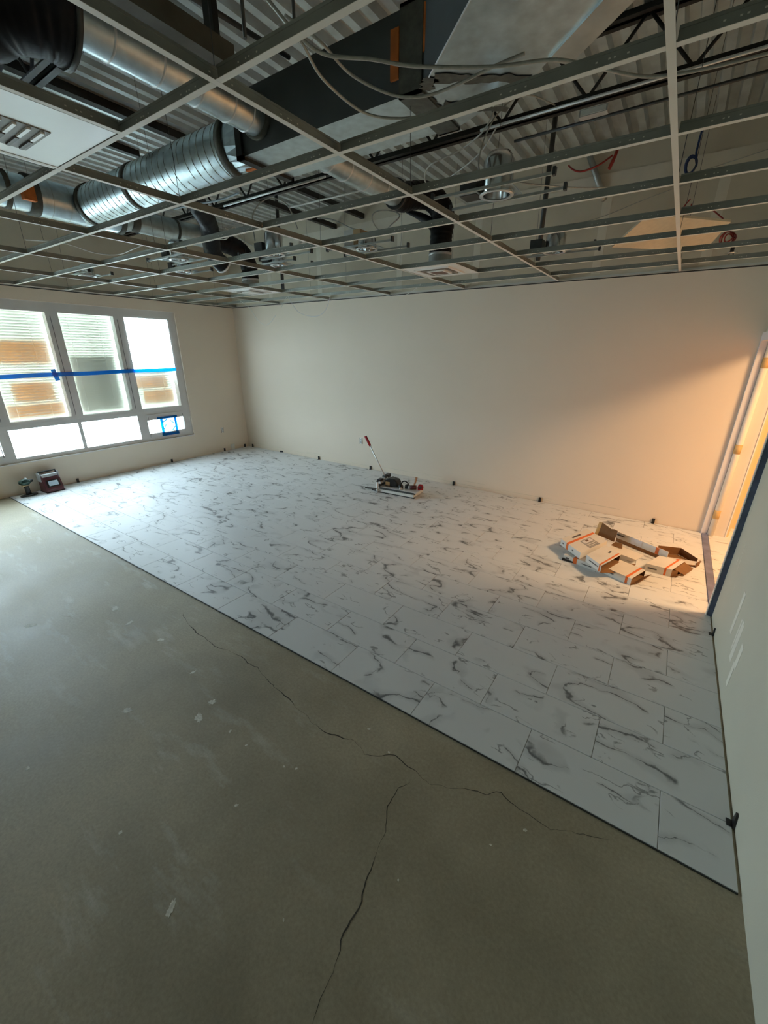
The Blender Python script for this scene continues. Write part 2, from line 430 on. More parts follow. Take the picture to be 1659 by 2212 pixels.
# left wall with the window opening y -6.0..-1.255, z .458..2.635
WY0, WY1, WZ0, WZ1 = -5.98, -1.256, .458, 2.636
wl_ = struct('wall_left', boxes((-.26, 0, WY1, .15, -.05, H+.01), (-.26, 0, YR-.15, WY0, -.05, H+.01), (-.26, 0, WY0, WY1, -.05, WZ0), (-.26, 0, WY0, WY1, WZ1, H+.01)), 'wall_paint', label='painted drywall wall holding the wide window')
obj('upper_drywall', boxes((-.26, -.003, YR-.15, .15, H+.01, DECK+.2)), 'wall_raw', wl_)
# window frame members
win = bpy.data.objects.new('window_1', None); C.objects.link(win); win['kind'] = 'structure'; win['label'] = 'wide grey-framed window of tall upper lights over low lower lights'
fx0, fx1 = -.15, -.035
ups = [(-2.13, -1.40), (-3.05, -2.29), (-3.97, -3.205), (-4.89, -4.125), (-5.81, -5.045)]
def fpart(n, *b, mat='frame_grey'): return part(n, b, mat, win)
fpart('frame_head', (fx0, fx1, WY0, WY1, 2.505, WZ1))
fpart('frame_sill', (fx0, fx1, WY0, WY1, WZ0, .52))
fpart('frame_transom', (fx0, fx1, WY0, WY1, .925, 1.028))
fpart('frame_jamb', (fx0, fx1, -1.395, WY1, .52, .925), (fx0, fx1, -1.395, WY1, 1.028, 2.505))
fpart('frame_jamb', (fx0, fx1, WY0, -5.81, .52, .925), (fx0, fx1, WY0, -5.81, 1.028, 2.505))
for a, b in zip(ups[1:], ups):
    fpart('mullion', (fx0, fx1, a[1], b[0], 1.028, 2.505))
    part('gasket', [(fx1-.002, fx1+.003, a[1]+.05, a[1]+.058, 1.05, 2.46)], 'frame_dark', win)
lows = [(-2.08, -1.395), (-3.107, -2.237), (-4.028, -3.155), (-4.84, -4.15), (-5.78, -4.90)]
for a, b in zip(lows[1:], lows): fpart('mullion', (fx0, fx1, a[1], b[0], .52, .925))
for k in (0, 3):
    y0, y1 = lows[k]
    fpart('sash_frame', (fx0, fx1+.012, y0, y1, .52, .588), (fx0, fx1+.012, y0, y1, .825, .925))
    part('gasket', [(fx1+.012, fx1+.015, y0+.012, y0+.02, .56, .88), (fx1+.012, fx1+.015, y1-.02, y1-.012, .56, .88)], 'frame_dark', win)
part('trim_edge', [(-.004, .004, WY0-.012, WY1+.012, WZ0-.012, WZ0)], 'casing_grey', win)
for k, (a, b) in enumerate(ups): part('pane', [(-.118, -.114, a, b, 1.028, 2.505)], 'glass', win)
for k, (a, b) in enumerate(lows):
    z0, z1 = (.588, .825) if k in (0, 3) else (.52, .925)
    part('pane', [(-.118, -.114, a, b, z0, z1)], 'glass', win)

# slatted blinds outside-facing behind the upper lights (lowered in the two tall lights on the left, part of the right one)
slat_me = {}
def blind(yy, z0, z1, label):
    a, b = yy; t = thing('window_blind', label, 'blind', (-.19, (a+b)/2, z0), group='slatted blinds behind the window glass')
    w = b-a
    if w not in slat_me:
        m = MB(); m.box(-.0006, .0006, -w/2-.02, w/2+.02, -.0228, .0228, Matrix.Rotation(math.radians(14), 4, 'Y')); me = m.mesh('slat'); me.materials.append(MATS['slat']); slat_me[w] = me
    p = .0385; n = int((z1-z0)/p)
    for k in range(n):
        o = bpy.data.objects.new('slat', slat_me[w]); C.objects.link(o); o.parent = t; o.location = (0, 0, p*(k+.5))
    part('head_rail', [(-.015, .015, -w/2-.02, w/2+.02, p*n, p*n+.03)], 'white_plastic', t)
    for yo in (-w*.3, w*.25): obj('lift_cord', MB().tube([(.012, yo, 0), (.012, yo, p*n)], .0015, 5), 'cable_white', t)
blind(ups[1], 1.0, 2.56, 'closed slatted blind behind the middle tall window light, around the grey board')
blind(ups[2], 1.0, 2.56, 'closed slatted blind in the left tall window light with three brown sheets')
blind(ups[0], 1.0, 1.62, 'short slatted blind in the lower half of the right tall window light')
# brown sheets and grey board fixed outside the glass
def sheet(name, y0, y1, z0, z1, mat, label, cat, g, x=-.207, wob=.012):
    m = MB(); ny, nz = 10, 6; R = random.Random(int(y0*100)); V = []
    for i in range(ny+1):
        for j in range(nz+1):
            e = .5*(abs(i/ny-.5)*2)**8+.5*(abs(j/nz-.5)*2)**8
            V.append((x+R.uniform(-.003, .003), y0+(y1-y0)*i/ny+R.uniform(-wob, wob)*.6, z0+(z1-z0)*j/nz+R.uniform(-wob, wob)*.6))
    v = [m.bm.verts.new(p) for p in V]
    for i in range(ny):
        for j in range(nz): m._f([v[i*(nz+1)+j], v[(i+1)*(nz+1)+j], v[(i+1)*(nz+1)+j+1], v[i*(nz+1)+j+1]])
    return tag(obj(name, m, mat), label, cat, g)
G = 'brown sheets outside the window'
sheet('paper_sheet', -3.95, -3.22, 1.80, 2.11, 'kraft_paper', 'broad brown paper sheet high in the left window light, above the blue tape', 'paper', G)
sheet('paper_sheet', -3.80, -3.30, 1.265, 1.54, 'kraft_paper', 'brown paper sheet in the middle of the left window light, below the blue tape', 'paper', G)
sheet('paper_sheet', -3.93, -3.20, 1.03, 1.235, 'kraft_paper', 'low wide brown paper sheet at the foot of the left window light', 'paper', G, x=-.204)
sheet('paper_sheet', -2.13, -1.50, 1.35, 1.575, 'kraft_paper', 'upper brown paper sheet in the right window light, just below the blue tape', 'paper', G)
sheet('paper_sheet', -1.985, -1.42, 1.09, 1.315, 'kraft_paper', 'lower brown paper sheet in the right window light', 'paper', G, x=-.204)
sheet('grey_board', -2.98, -2.36, 1.04, 1.90, 'grey_board', 'dark grey board filling the lower middle window light', 'board', None)

# plastic film over the whole window, with the blue tape band along it
def film(y0, y1, z0, z1, x, label):
    m = MB(); ny, nz = 60, 24; V = []
    for i in range(ny+1):
        for j in range(nz+1):
            y, z = y0+(y1-y0)*i/ny, z0+(z1-z0)*j/nz
            q = mnoise.noise(Vector((y*2.2+z, z*1.6, 3)))*.007+mnoise.noise(Vector((y*5+z*4, z*3, 9)))*.004
            V.append(m.bm.verts.new((x+q, y, z)))
    for i in range(ny):
        for j in range(nz):
            f = m._f([V[i*(nz+1)+j], V[(i+1)*(nz+1)+j], V[(i+1)*(nz+1)+j+1], V[i*(nz+1)+j+1]]); f.smooth = True
    return tag(obj('plastic_film', m, 'film'), label, 'plastic film', 'films taped over the window')
film(WY0+.02, WY1-.02, 1.66, 2.625, -.014, 'clear plastic film over the upper half of the window, above the blue tape')
film(WY0+.02, WY1-.14, .985, 1.67, -.018, 'clear plastic film over the lower half of the tall lights, below the blue tape')
tm = MB(); N = 40
for k in range(N):
    ya, yb = -5.9+4.5*k/N, -5.9+4.5*(k+1)/N
    z = lambda y: 1.648+.012*(y+3.9)+.004*math.sin(y*5)
    tm.hexa([Vector(p) for p in ((-.006, ya, z(ya)-.029), (-.004, ya, z(ya)-.029), (-.006, yb, z(yb)-.029), (-.004, yb, z(yb)-.029), (-.006, ya, z(ya)+.029), (-.004, ya, z(ya)+.029), (-.006, yb, z(yb)+.029), (-.004, yb, z(yb)+.029))])
tape = tag(obj('painters_tape', tm, 'tape_blue'), 'long blue tape strip running across the whole window film', 'tape')
tm = MB().slab([(-.003, -3.305, 1.565), (-.003, -3.245, 1.575), (-.003, -3.275, 1.735), (-.003, -3.335, 1.725)], (1, 0, 0), .0015)
tag(obj('painters_tape', tm, 'tape_blue'), 'short upright blue tape piece crossing the long tape at the left light', 'tape')
# taped patch on the small right lower light
pt = thing('taped_patch', 'clear plastic patch edged with blue tape over the small lower right light', 'tape patch', (-.02, -1.70, .70))
part('patch_film', [(0, .002, -.13, .13, -.125, .125)], 'frosted', pt)
part('tape_strip', [(.002, .004, -.165, -.115, -.18, .165)], 'tape_blue', pt); part('tape_strip', [(.002, .004, .105, .15, -.155, .17)], 'tape_blue', pt)
part('tape_strip', [(.004, .006, -.21, .17, .125, .165)], 'tape_blue', pt); part('tape_strip', [(.004, .006, -.17, .16, -.185, -.135)], 'tape_blue', pt)
for a, z, rx in ((-.07, .09, .5), (.06, .05, -.7), (-.09, -.02, 1.0), (.07, -.07, .8)):
    obj('tape_strip', MB().box(.003, .005, -.05, .05, -.008, .008, Matrix.Translation((0, a, z)) @ Matrix.Rotation(rx, 4, 'X')), 'tape_blue', pt)

# outside: pale ground and a low hooped fence seen through the lower lights
struct('ground_outside', boxes((-14, -.4, -16, 10, -.25, -.15)), 'ground_pale')
fence = thing('hooped_fence', 'pale hooped wire fence outside the lower window lights', 'fence', (-1.5, 0, -.15))
hm = MB(); hm.tube([(0, 0, 0), (0, 0, .62)]+[(0, .11-.11*math.cos(t), .62+.13*math.sin(t)) for t in [PI*k/8 for k in range(1, 8)]]+[(0, .22, .62), (0, .22, 0)], .008, 5); hme = hm.mesh('hoop'); hme.materials.append(MATS['fence_pale'])
for k in range(30):
    o = bpy.data.objects.new('hoop', hme); C.objects.link(o); o.parent = fence; o.location = (0, -5.2+.17*k, 0)
obj('rail', MB().tube([(0, -5.3, .45), (0, .2, .45)], .008, 5), 'fence_pale', fence)

# right wall with the opening y -2.02..0, head z 2.13; thickness .21
struct('wall_right', boxes((W, W+.21, YR-.15, -2.03, -.05, H+.01), (W, W+.21, -2.03, 0, 2.14, H+.01)), 'wall_primer', label='painted drywall wall at the right, with a doorway at its far end')
wr = bpy.data.objects['wall_right']
obj('upper_drywall', boxes((W+.003, W+.21, YR-.15, 0, H+.01, DECK+.2)), 'wall_raw', wr)
sp = MB(); R_ = random.Random(11)
for k in range(6):
    y = R_.uniform(-3.15, -2.75); z0 = R_.uniform(.12, .3); sp.box(W-.0008-.0002*k, W+.001, y, y+R_.uniform(.02, .07), z0, z0+R_.uniform(.15, .4))
for k in range(5):
    y = R_.uniform(-2.5, -2.1); z0 = R_.uniform(.3, .9); sp.box(W-.0008-.0001*k, W+.001, y, y+.006, z0, z0+R_.uniform(.05, .12))
obj('filler_smear', sp, 'filler', wr)
struct('wall_rear', boxes((-.26, W+.21, YR-.15, YR, -.05, DECK+.2)), 'wall_paint')
# corrugated roof deck
def deck():
    m = MB(); x = -.3; pitch = .152; pr = []
    while x < 12.2:
        pr += [(x, 0), (x+.06, 0), (x+.074, .055), (x+.138, .055)]; x += pitch
    a = [m.bm.verts.new((px, YR-.2, DECK+pz)) for px, pz in pr]; b = [m.bm.verts.new((px, .3, DECK+pz)) for px, pz in pr]
    for i in range(len(pr)-1): m._f([a[i], a[i+1], b[i+1], b[i]])
    m.box(-.3, 12.2, YR-.2, .3, DECK+.06, DECK+.13)
    return m
struct('ceiling', deck(), 'deck_metal', label='ribbed galvanised steel roof deck above the open ceiling grid')

# doorway and hall
door = bpy.data.objects.new('door_1', None); C.objects.link(door); door['kind'] = 'structure'; door['label'] = 'wide cased doorway in the right wall, warm light coming through'
part('casing', [(W-.022, W+.038, -.045, -.002, .003, 2.20)], 'casing_grey', door, .003)
part('casing', [(W-.022, W, -2.03, -.045, 2.12, 2.20)], 'casing_grey', door, .003)
part('head_jamb', [(W, W+.21, -2.03, -.03, 2.12, 2.14)], 'jamb_paint', door)
part('side_jamb', [(W+.038, W+.21, -.03, 0, .003, 2.12)], 'jamb_paint', door)
part('lit_corner_strip', [(W+.205, W+.216, -.038, 0, .003, 2.12)], 'white_plastic', door)  # added white strip, paints the bright lit line of the outer corner
part('edge_strip', [(W-.036, W+.21, -2.034, -2.008, .003, 2.12)], 'slate_edge', door)
part('corner_bead', [(W-.042, W-.036, -2.036, -2.004, .003, 2.12)], 'white_plastic', door)
struct('trim_1', boxes((W-.012, W+.045, -2.005, -.05, .001, .018)), 'slate_strip', label='slate blue threshold strip across the doorway')
ft = thing('foam_tube', 'white foam tube taped upright against the far doorway jamb', 'foam tube', (W+.068, -.062, .005))
obj('tube', MB().tube([(0, 0, 0), (.001, 0, 1.0), (0, 0, 2.10)], .03, 14), 'foam_white', ft)
for z in (.22, .98, 1.86): obj('tape_band', MB().tube([(0, 0, z), (0, 0, z+.10)], .0315, 14), 'masking_tape', ft)
hf = struct('floor_hall', boxes((W+.02, 11.4, -4.2, 1.6, -.12, 0)), 'concrete', label='hall floor beyond the doorway')
for r in range(10):
    ya = -2.03+r*TW; x = W+.05-(.31 if r % 2 else 0)
    while x < 10.2:
        xa, xb = max(x, W+.05), x+TL
        lay_tile(xa, xb, ya, ya+TW, hf); x += TL
struct('wall_hall_far', boxes((W+.212, 8.54, .002, .35, -.05, 2.9), (8.54, 11.4, .35, .5, -.05, 2.9)), 'hall_paint', label='warm lit hall wall seen through the doorway')
struct('wall_hall_right', boxes((11.3, 11.45, -4.3, .5, -.05, 2.9)), 'hall_paint')
struct('wall_hall_near', boxes((W+.21, 11.4, -4.35, -4.2, -.05, 2.9)), 'hall_paint')
struct('ceiling_hall', boxes((W+.21, 11.4, -4.35, .5, 2.78, 2.9)), 'hall_paint')
hl = thing('hall_lamp', 'round ceiling lamp lighting the hall beyond the doorway', 'lamp', (9.62, -1.52, 2.71))
obj('rim', MB().lathe([(.19, 0), (.205, .0), (.205, .07), (.0, .07)], Matrix.Identity(4)), 'white_plastic', hl)

# ------------------------------------------------------------------ ceiling grid
grid = thing('ceiling_grid', 'white suspended ceiling grid of metal tees without its tiles', 'ceiling grid', (0, 0, H))
GX = [7.45-1.22*k for k in range(7)]
GY = [-.45-.61*k for k in range(14)]
def tee(L, r=.0):
    m = MB()
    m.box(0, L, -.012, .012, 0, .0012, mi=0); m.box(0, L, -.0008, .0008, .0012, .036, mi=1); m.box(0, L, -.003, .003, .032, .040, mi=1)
    R = random.Random(int(L*100)); x = .1
    while x < L-.05:
        for dx in (0, .035, .05, .085): m.box(x+dx, x+dx+.006, -.0014, .0014, .017, .021, mi=0)  # pale blocks painted for the brightness showing through the web slots
        x += R.choice((.3, .61))
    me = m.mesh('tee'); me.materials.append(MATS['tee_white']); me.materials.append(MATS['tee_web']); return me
main_me = tee(-(YR)-.02)
for x in GX:
    o = bpy.data.objects.new('main_tee', main_me); C.objects.link(o); o.parent = grid; o.location = (x, -.004, 0); o.rotation_euler = (0, 0, -PI/2)
cross = {}
def cross_tee(x0, x1, y, rot=0):
    L = round(abs(x1-x0), 3)
    if L not in cross: cross[L] = tee(L)
    o = bpy.data.objects.new('cross_tee', cross[L]); C.objects.link(o); o.parent = grid; o.location = (x0, y, 0) if not rot else (y, x0, 0); o.rotation_euler = (0, 0, rot)
for y in GY:
    xs = [W-.004]+GX+[.004]
    for b, a in zip(xs, xs[1:]): cross_tee(a+.0125, b-.0125, y)
cross_tee(-4.72+.0125-.61, -4.72-.0125, 5.62, PI/2)      # short tees framing lay-in panels
cross_tee(-1.67+.0125, -1.06-.0125, 5.63, PI/2); cross_tee(-1.67+.0125, -1.06-.0125, 1.96, PI/2)
part('wall_angle', [(0, W, -.022, -.001, 0, .0012), (0, W, -.0022, -.001, 0, .024)], 'tee_white', grid)
part('wall_angle', [(.001, .022, YR, -.001, 0, .0012), (.001, .0022, YR, -.001, 0, .024)], 'tee_white', grid)
part('wall_angle', [(W-.022, W-.001, YR, -.001, 0, .0012), (W-.0022, W-.001, YR, -.001, 0, .024)], 'tee_white', grid)
part('shadow_gap_bead', [(0, W, -.004, -.0005, -.012, 0)], 'edge_black', grid)
part('shadow_gap_bead', [(.0005, .004, YR, -.001, -.012, 0)], 'edge_black', grid)
for i, x in enumerate(GX):
    for j, y in enumerate(GY[:11]):
        if (i+j) % 2 == 0 and not (i < 2 and j > 8):
            hx = rnd.uniform(-.04, .04); obj('hanger_wire', MB().tube([(x, y, .04), (x+hx*.3, y, .3), (x+hx, y+rnd.uniform(-.05, .05), DECK-H+.01)], .0016, 4, cap=False), 'dark_steel', grid)

# lay-in panels
def diffuser(x, y, label):
    t = thing('air_diffuser', label, 'air diffuser', (x, y, H+.002), group='white ceiling air diffusers')
    m = MB(); s = .295
    for a, z in ((.295, .0), (.22, .006)): m.box(-a, a, -a, a, z, z+.003)
    obj('face_plate', m, 'panel_white', t)
    for k, a in enumerate((.20, .15, .10)):
        mm = MB(); b = a-.022; z = .0
        for q in ((-a, a, -a, -b), (-a, a, b, a), (-a, -b, -b, b), (b, a, -b, b)): mm.box(*q, -.012-.004*k, .002)
        obj('louvre_ring', mm, 'panel_white' if k != 1 else 'grille_grey', t)
    obj('core', boxes((-.07, .07, -.07, .07, -.02, -.002)), 'outlet_brown' if x > 4 else 'panel_white', t)
    obj('neck', MB().lathe([(.14, .008), (.12, .06), (.12, .14)], Matrix.Identity(4)), 'galv_dull', t)
    return t
diffuser(5.32, -1.365, 'white square air diffuser under the black flexible duct near the right')
diffuser(2.265, -1.365, 'white square air diffuser at the far left corner of the grid')
t = thing('return_grille_panel', 'glossy white ceiling panel with a dark louvred grille, upper left', 'ceiling panel', (5.29, -5.03, H+.002))
part('panel', [(-.31, .31, -.295, .295, 0, .006)], 'panel_white', t)
part('grille_backing', [(-.17, .10, -.02-.17, .145, -.003, 0)], 'grille_grey', t)
for k in range(7): obj('slat', boxes((-.155, -.045, .115-.045*k, .128-.045*k, -.010, -.003)), 'brass_dark', t)
for k in range(7): obj('slat', boxes((-.03, .085, .115-.045*k, .128-.045*k, -.010, -.003)), 'panel_white', t)
t = MB(); pts = [(6.93, -1.14, 2.885), (7.20, -1.43, 3.03), (7.76, -.83, 3.03), (7.62, -.42, 2.90)]
t.slab(pts, (0, 0, 1), .016)
tag(obj('ceiling_board', t, 'ceiling_board'), 'loose beige ceiling board lying tilted on top of the grid', 'ceiling board')

# ------------------------------------------------------------------ ducts
d = thing('rectangular_duct', 'dark rectangular sheet metal duct with an angled elbow at its right end', 'duct', (5.7, -3.36, 3.2))
O = Vector((5.7, -3.36, 3.2))
def L(p): return Vector(p)-O
ya, yb, z0, z1 = -3.575, -3.145, 3.2, 3.525
def tubequad(secs, mats, m=None):
    """secs: list of 4-corner sections front-bottom, back-bottom, back-top, front-top; mat per side (bottom, back, top, front)"""
    m = m or MB()
    for s, e in zip(secs, secs[1:]):
        for i in range(4):
            j = (i+1) % 4; m.quad([L(s[i]), L(s[j]), L(e[j]), L(e[i])], mi=mats[i])
    return m
sec = lambda x: [(x, ya, z0), (x, yb, z0), (x, yb, z1), (x, ya, z1)]
obj('body', tubequad([sec(4.98), sec(6.20)], (0, 1, 1, 1)), ['galv', 'galv_shaded'], d)
def dsec(s):  # 45 degree run; left edge through (6.444,-3.68), right edge through (6.887,-3.488)
    dx, dy = .735, -.678
    a = (6.40+dx*s, -3.64+dy*s); b = (6.80+dx*s, -3.36+dy*s)
    return [(*a, z0), (*b, z0), (*b, z1), (*a, z1)]
obj('elbow', tubequad([sec(6.33), dsec(0)], (0, 1, 1, 1)), ['galv', 'galv_shaded'], d)
obj('angled_run', tubequad([dsec(.0), dsec(2.0)], (0, 0, 1, 1)), ['galv', 'galv_shaded'], d)
obj('seam', MB().tube([L((6.404, -3.644, z0-.002)), L((7.87, -5.0, z0-.002))], .004, 6), 'alu', d)
def band(x0, x1, e, mat, nm):
    m = MB()
    for q in ((x0, x1, ya-e, ya+.002, z0-e, z1+e), (x0, x1, yb-.002, yb+e, z0-e, z1+e), (x0, x1, ya-e, yb+e, z0-e, z0+.002), (x0, x1, ya-e, yb+e, z1-.002, z1+e)): m.box(q[0]-O.x, q[1]-O.x, q[2]-O.y, q[3]-O.y, q[4]-O.z, q[5]-O.z)
    return obj(nm, m, mat, d)
band(6.20, 6.33, .012, 'mastic', 'sealed_joint'); band(4.93, 4.985, .02, 'black_steel', 'flange')
for (x0, x1, zz0, zz1) in ((6.15, 6.198, 3.27, 3.46), (6.335, 6.375, 3.33, 3.50)):
    m = MB()
    m.box(x0-O.x, x1-O.x, ya-.0155-O.y, ya-.0125-O.y+.012, zz0-O.z, zz1-O.z); obj('orange_mark', m, 'orange_mark', d)
mm = MB(); R_ = random.Random(5)
for p0, p1, w in (((6.42, -3.62), (6.80, -3.37), .055), ((6.36, -3.40), (6.62, -3.17), .05), ((6.34, -3.57), (6.42, -3.63), .06), ((6.30, -3.5), (6.30, -3.2), .06)):
    a, b = Vector((*p0, 0)), Vector((*p1, 0)); n = 12; dd = (b-a).normalized(); nn = Vector((-dd.y, dd.x, 0)); pr = None
    for k in range(n+1):
        q = a.lerp(b, k/n); w1, w2 = w*R_.uniform(.3, .8), w*R_.uniform(.3, .8)
        cur = [mm.bm.verts.new(L((*(q+nn*w1).xy, z0-.004))), mm.bm.verts.new(L((*(q-nn*w2).xy, z0-.004)))]
        if pr: mm._f([pr[0], cur[0], cur[1], pr[1]])
        pr = cur
obj('sealant_smear', mm, 'mastic', d)
m = MB(); a = (6.93, -3.50); q = Vector((.735, -.678, 0)); nrm = Vector((.678, .735, 0))*.11
pts = [Vector((6.90, -3.47, 3.19)), Vector((6.90, -3.47, 3.19))+nrm, Vector((6.90, -3.47, 3.19))+nrm+q*1.6, Vector((6.90, -3.47, 3.19))+q*1.6]
obj('support_angle', MB().slab([L(p) for p in pts], (0, 0, 1), .012), 'galv_dull', d)
# square to round transition
s = thing('spiral_duct', 'shiny galvanised spiral round duct running left from the rectangular duct', 'duct', (3.6, -3.36, 3.2))
S_ = Vector((3.6, -3.36, 3.37)); MX = Matrix.Translation((0, 0, .17)) @ Matrix.Rotation(PI/2, 4, 'Y')
def xl(r, a, b, seg=32): return MB().lathe([(r, a-3.6), (r, b-3.6)], MX, seg)
obj('body', xl(.172, 2.42, 4.70), 'galv', s)
hm_ = MB()
x = 2.46
pitch = .095
while x < 4.64:
    pts = [(x-3.6+pitch*k/16, .1735*math.cos(2*PI*k/16+x*7), .17+.1735*math.sin(2*PI*k/16+x*7)) for k in range(17)]
    hm_.tube(pts, .0035, 5, cap=False); x += pitch
obj('spiral_seam', hm_, 'galv_dull', s)
for a, b, r in ((2.38, 2.44, .182), (3.28, 3.34, .180), (4.64, 4.71, .184)): obj('sealed_collar', MB().lathe([(.17, a-3.6), (r, a-3.6), (r, b-3.6), (.17, b-3.6)], MX, 32), 'mastic', s)
tr = MB(); n = 24; A = []; B = []
for k in range(n):
    t_ = 2*PI*k/n+PI/4; A.append(tr.bm.verts.new((4.705-3.6, .17*math.cos(t_), .17+.17*math.sin(t_))))
    cx, sx = math.cos(t_), math.sin(t_); q = 1/max(abs(cx), abs(sx)); B.append(tr.bm.verts.new((4.94-3.6, .215*cx*q, .1625+.1625*sx*q)))
for k in range(n): tr._f([A[k], A[(k+1) % n], B[(k+1) % n], B[k]])
obj('square_to_round', tr, 'galv', s)
obj('orange_mark', boxes((4.80-3.6, 4.90-3.6, -.06, .02, -.004, .012)), 'orange_mark', s)
# tee at the left end
t = thing('tee_duct', 'galvanised tee duct crossing the left end of the spiral duct', 'duct', (2.2, -3.36, 3.2))
MY = Matrix.Translation((0, 0, .17)) @ Matrix.Rotation(-PI/2, 4, 'X')
obj('body', MB().lathe([(.16, -.45), (.16, .30)], MY, 28), 'galv', t)
obj('cross_neck', MB().lathe([(.15, -.02), (.165, .19)], MX, 28), 'galv', t)
obj('near_branch', MB().lathe([(.16, -.45), (.145, -.50), (.145, -2.4)], MY, 28), 'galv', t)
obj('far_branch', MB().lathe([(.16, .30), (.115, .42), (.115, 1.40)], MY, 28), 'galv', t)
for a, b, r in ((-.52, -.44, .168), (-.70, -.66, .154), (-.98, -.86, .156), (.28, .33, .168), (.42, .50, .122), (.95, .98, .12)): obj('sealed_collar', MB().lathe([(.1, a), (r, a), (r, b), (.1, b)], MY, 28), 'mastic', t)
for a in (-.35, -.2, -.05, .1): obj('ring_seam', MB().lathe([(.158, a), (.1635, a+.004), (.158, a+.008)], MY, 28), 'galv_dull', t)
for a in (-1.2, -1.5, -1.8): obj('ring_seam', MB().lathe([(.143, a), (.1485, a+.004), (.143, a+.008)], MY, 28), 'galv_dull', t)
obj('orange_mark', MB().box(.10, .152, -.62, -.52, -.09, .03, Matrix.Translation((.0, 0, .17)) @ Matrix.Rotation(.1, 4, 'Z')), 'orange_mark', t)
# branches at the rectangular duct
def branch(y0, y1, label, rings):
    b = thing('branch_duct', label, 'duct', (5.15, y0, 3.26), group='small round branch ducts')
    n = y1-y0; M2 = Matrix.Translation((0, 0, .1)) @ Matrix.Rotation(-PI/2, 4, 'X')
    obj('body', MB().lathe([(.10, 0), (.10, n)], M2, 24), 'galv', b)
    for a in rings: obj('ring_seam', MB().lathe([(.098, a), (.106, a+.008), (.098, a+.016)], M2, 24), 'alu', b)
    obj('collar', MB().lathe([(.09, n-.03 if y1 < -3.3 else 0), (.115, n-.03 if y1 < -3.3 else 0), (.115, n if y1 < -3.3 else .03), (.09, n if y1 < -3.3 else .03)], M2, 24), 'mastic', b)
branch(-4.62, -3.577, 'small round duct joining the near side of the rectangular duct', (.15, .38, .6, .8, .93))
branch(-3.143, -2.0, 'small round duct leaving the far side of the rectangular duct', (.2, .4, .65, .9))

def flex(name, pts, r, label, end=None, group='black flexible ducts'):
    t = thing(name, label, 'flexible duct', pts[-1], group=group); o = Vector(pts[-1])
    P = [p-o for p in spline(pts, 14)]; rr = [r*(1+(.022 if r < .15 else .006)*math.sin(i*1.9)+.07*mnoise.noise(Vector((i*.35, r*9, 1)))) for i in range(len(P))]
    obj('sleeve', MB().tube(P, r, 20, radii=rr), 'black_flex', t)
    for k in (0, len(P)-1):
        i = min(max(k, 1), len(P)-2); a = P[k]; b = P[i] if k == 0 else P[i]
        dd = (P[1]-P[0]) if k == 0 else (P[-1]-P[-2]); dd.normalize()
        obj('clamp_band', MB().tube([a-dd*.012, a+dd*.012], r*1.06, 20), 'alu' if k else 'dark_steel', t)
    return t
flex('flexible_duct', [(5.15, -1.985, 3.36), (5.15, -1.85, 3.365), (5.17, -1.72, 3.41), (5.25, -1.5, 3.44), (5.33, -1.38, 3.32), (5.32, -1.365, 3.12), (5.32, -1.365, 2.955)], .115, 'black flexible duct bending down to the diffuser on the right')
flex('flexible_duct', [(2.2, -1.945, 3.37), (2.2, -1.85, 3.37), (2.22, -1.72, 3.355), (2.26, -1.5, 3.30), (2.265, -1.38, 3.16), (2.265, -1.365, 2.955)], .115, 'black flexible duct bending down to the far left diffuser')
tf = flex('flexible_duct', [(5.15, -4.635, 3.36), (5.14, -4.72, 3.36), (5.06, -4.87, 3.34), (4.85, -5.0, 3.24), (4.55, -5.05, 3.10), (4.2, -5.1, 3.06)], .19, 'fat black flexible duct in the upper left corner of the picture')
flex('flexible_duct', [(3.55, -2.9, 3.62), (3.2, -2.75, 3.45), (2.95, -2.45, 3.33), (2.7, -2.25, 3.1), (2.66, -2.1, 3.0)], .10, 'black flexible duct hanging among the lamps left of centre')
fl = MB(); fl.tube(spline([(4.88, -1.45, 3.425), (4.95, -1.45, 3.375), (5.06, -1.45, 3.33), (5.16, -1.44, 3.28), (5.25, -1.42, 3.22)], 6), .03, 10, radii=[.006+.05*k/24 for k in range(25)])
tag(obj('torn_wrap', fl, 'black_flex'), 'torn black wrapping hanging off the right flexible duct', 'wrapping')

# ------------------------------------------------------------------ steel above
def joist(y, zb, zt, x0, x1, label):
    zt -= .004
    t = thing('steel_joist', label, 'steel joist', (x0, y, zb), group='open web steel joists')
    n = x1-x0; h = zt-zb
    for nm, z in (('bottom_chord', 0), ('top_chord', h-.05)):
        part(nm, [(0, n, -.055, -.012, z, z+.008), (0, n, -.018, -.012, z, z+.05), (0, n, .012, .055, z, z+.008), (0, n, .012, .018, z, z+.05)], 'black_steel', t)
    k = 0; p = .61
    while k*p+p < n:
        a, b = (k*p, .03), (k*p+p/2, h-.03); c = (k*p+p, .03)
        obj('web', MB().tube([(a[0], 0, a[1]), (b[0], 0, b[1])], .011, 6), 'black_steel', t); obj('web', MB().tube([(b[0], 0, b[1]), (c[0], 0, c[1])], .011, 6), 'black_steel', t); k += 1
joist(-1.97, 3.63, DECK, .02, W-.02, 'black open web steel joist above the row of recessed lamps')
joist(-4.20, 3.66, DECK, .02, W-.02, 'black open web steel joist nearest the camera, upper left')
def pipe(name, a, b, r, mat, label, cat='pipe', group=None):
    a, b = Vector(a), Vector(b); m = MB().tube([Vector((0, 0, 0)), b-a], r, 10)
    o = obj(name, m, mat); o.location = a; return tag(o, label, cat, group)
def strut(name, x0, x1, y0, y1, z0, z1, mat, label, cat='steel bar', group=None):
    o = obj(name, boxes((-(x1-x0)/2, (x1-x0)/2, -(y1-y0)/2, (y1-y0)/2, 0, z1-z0)), mat); o.location = ((x0+x1)/2, (y0+y1)/2, z0); return tag(o, label, cat, group)
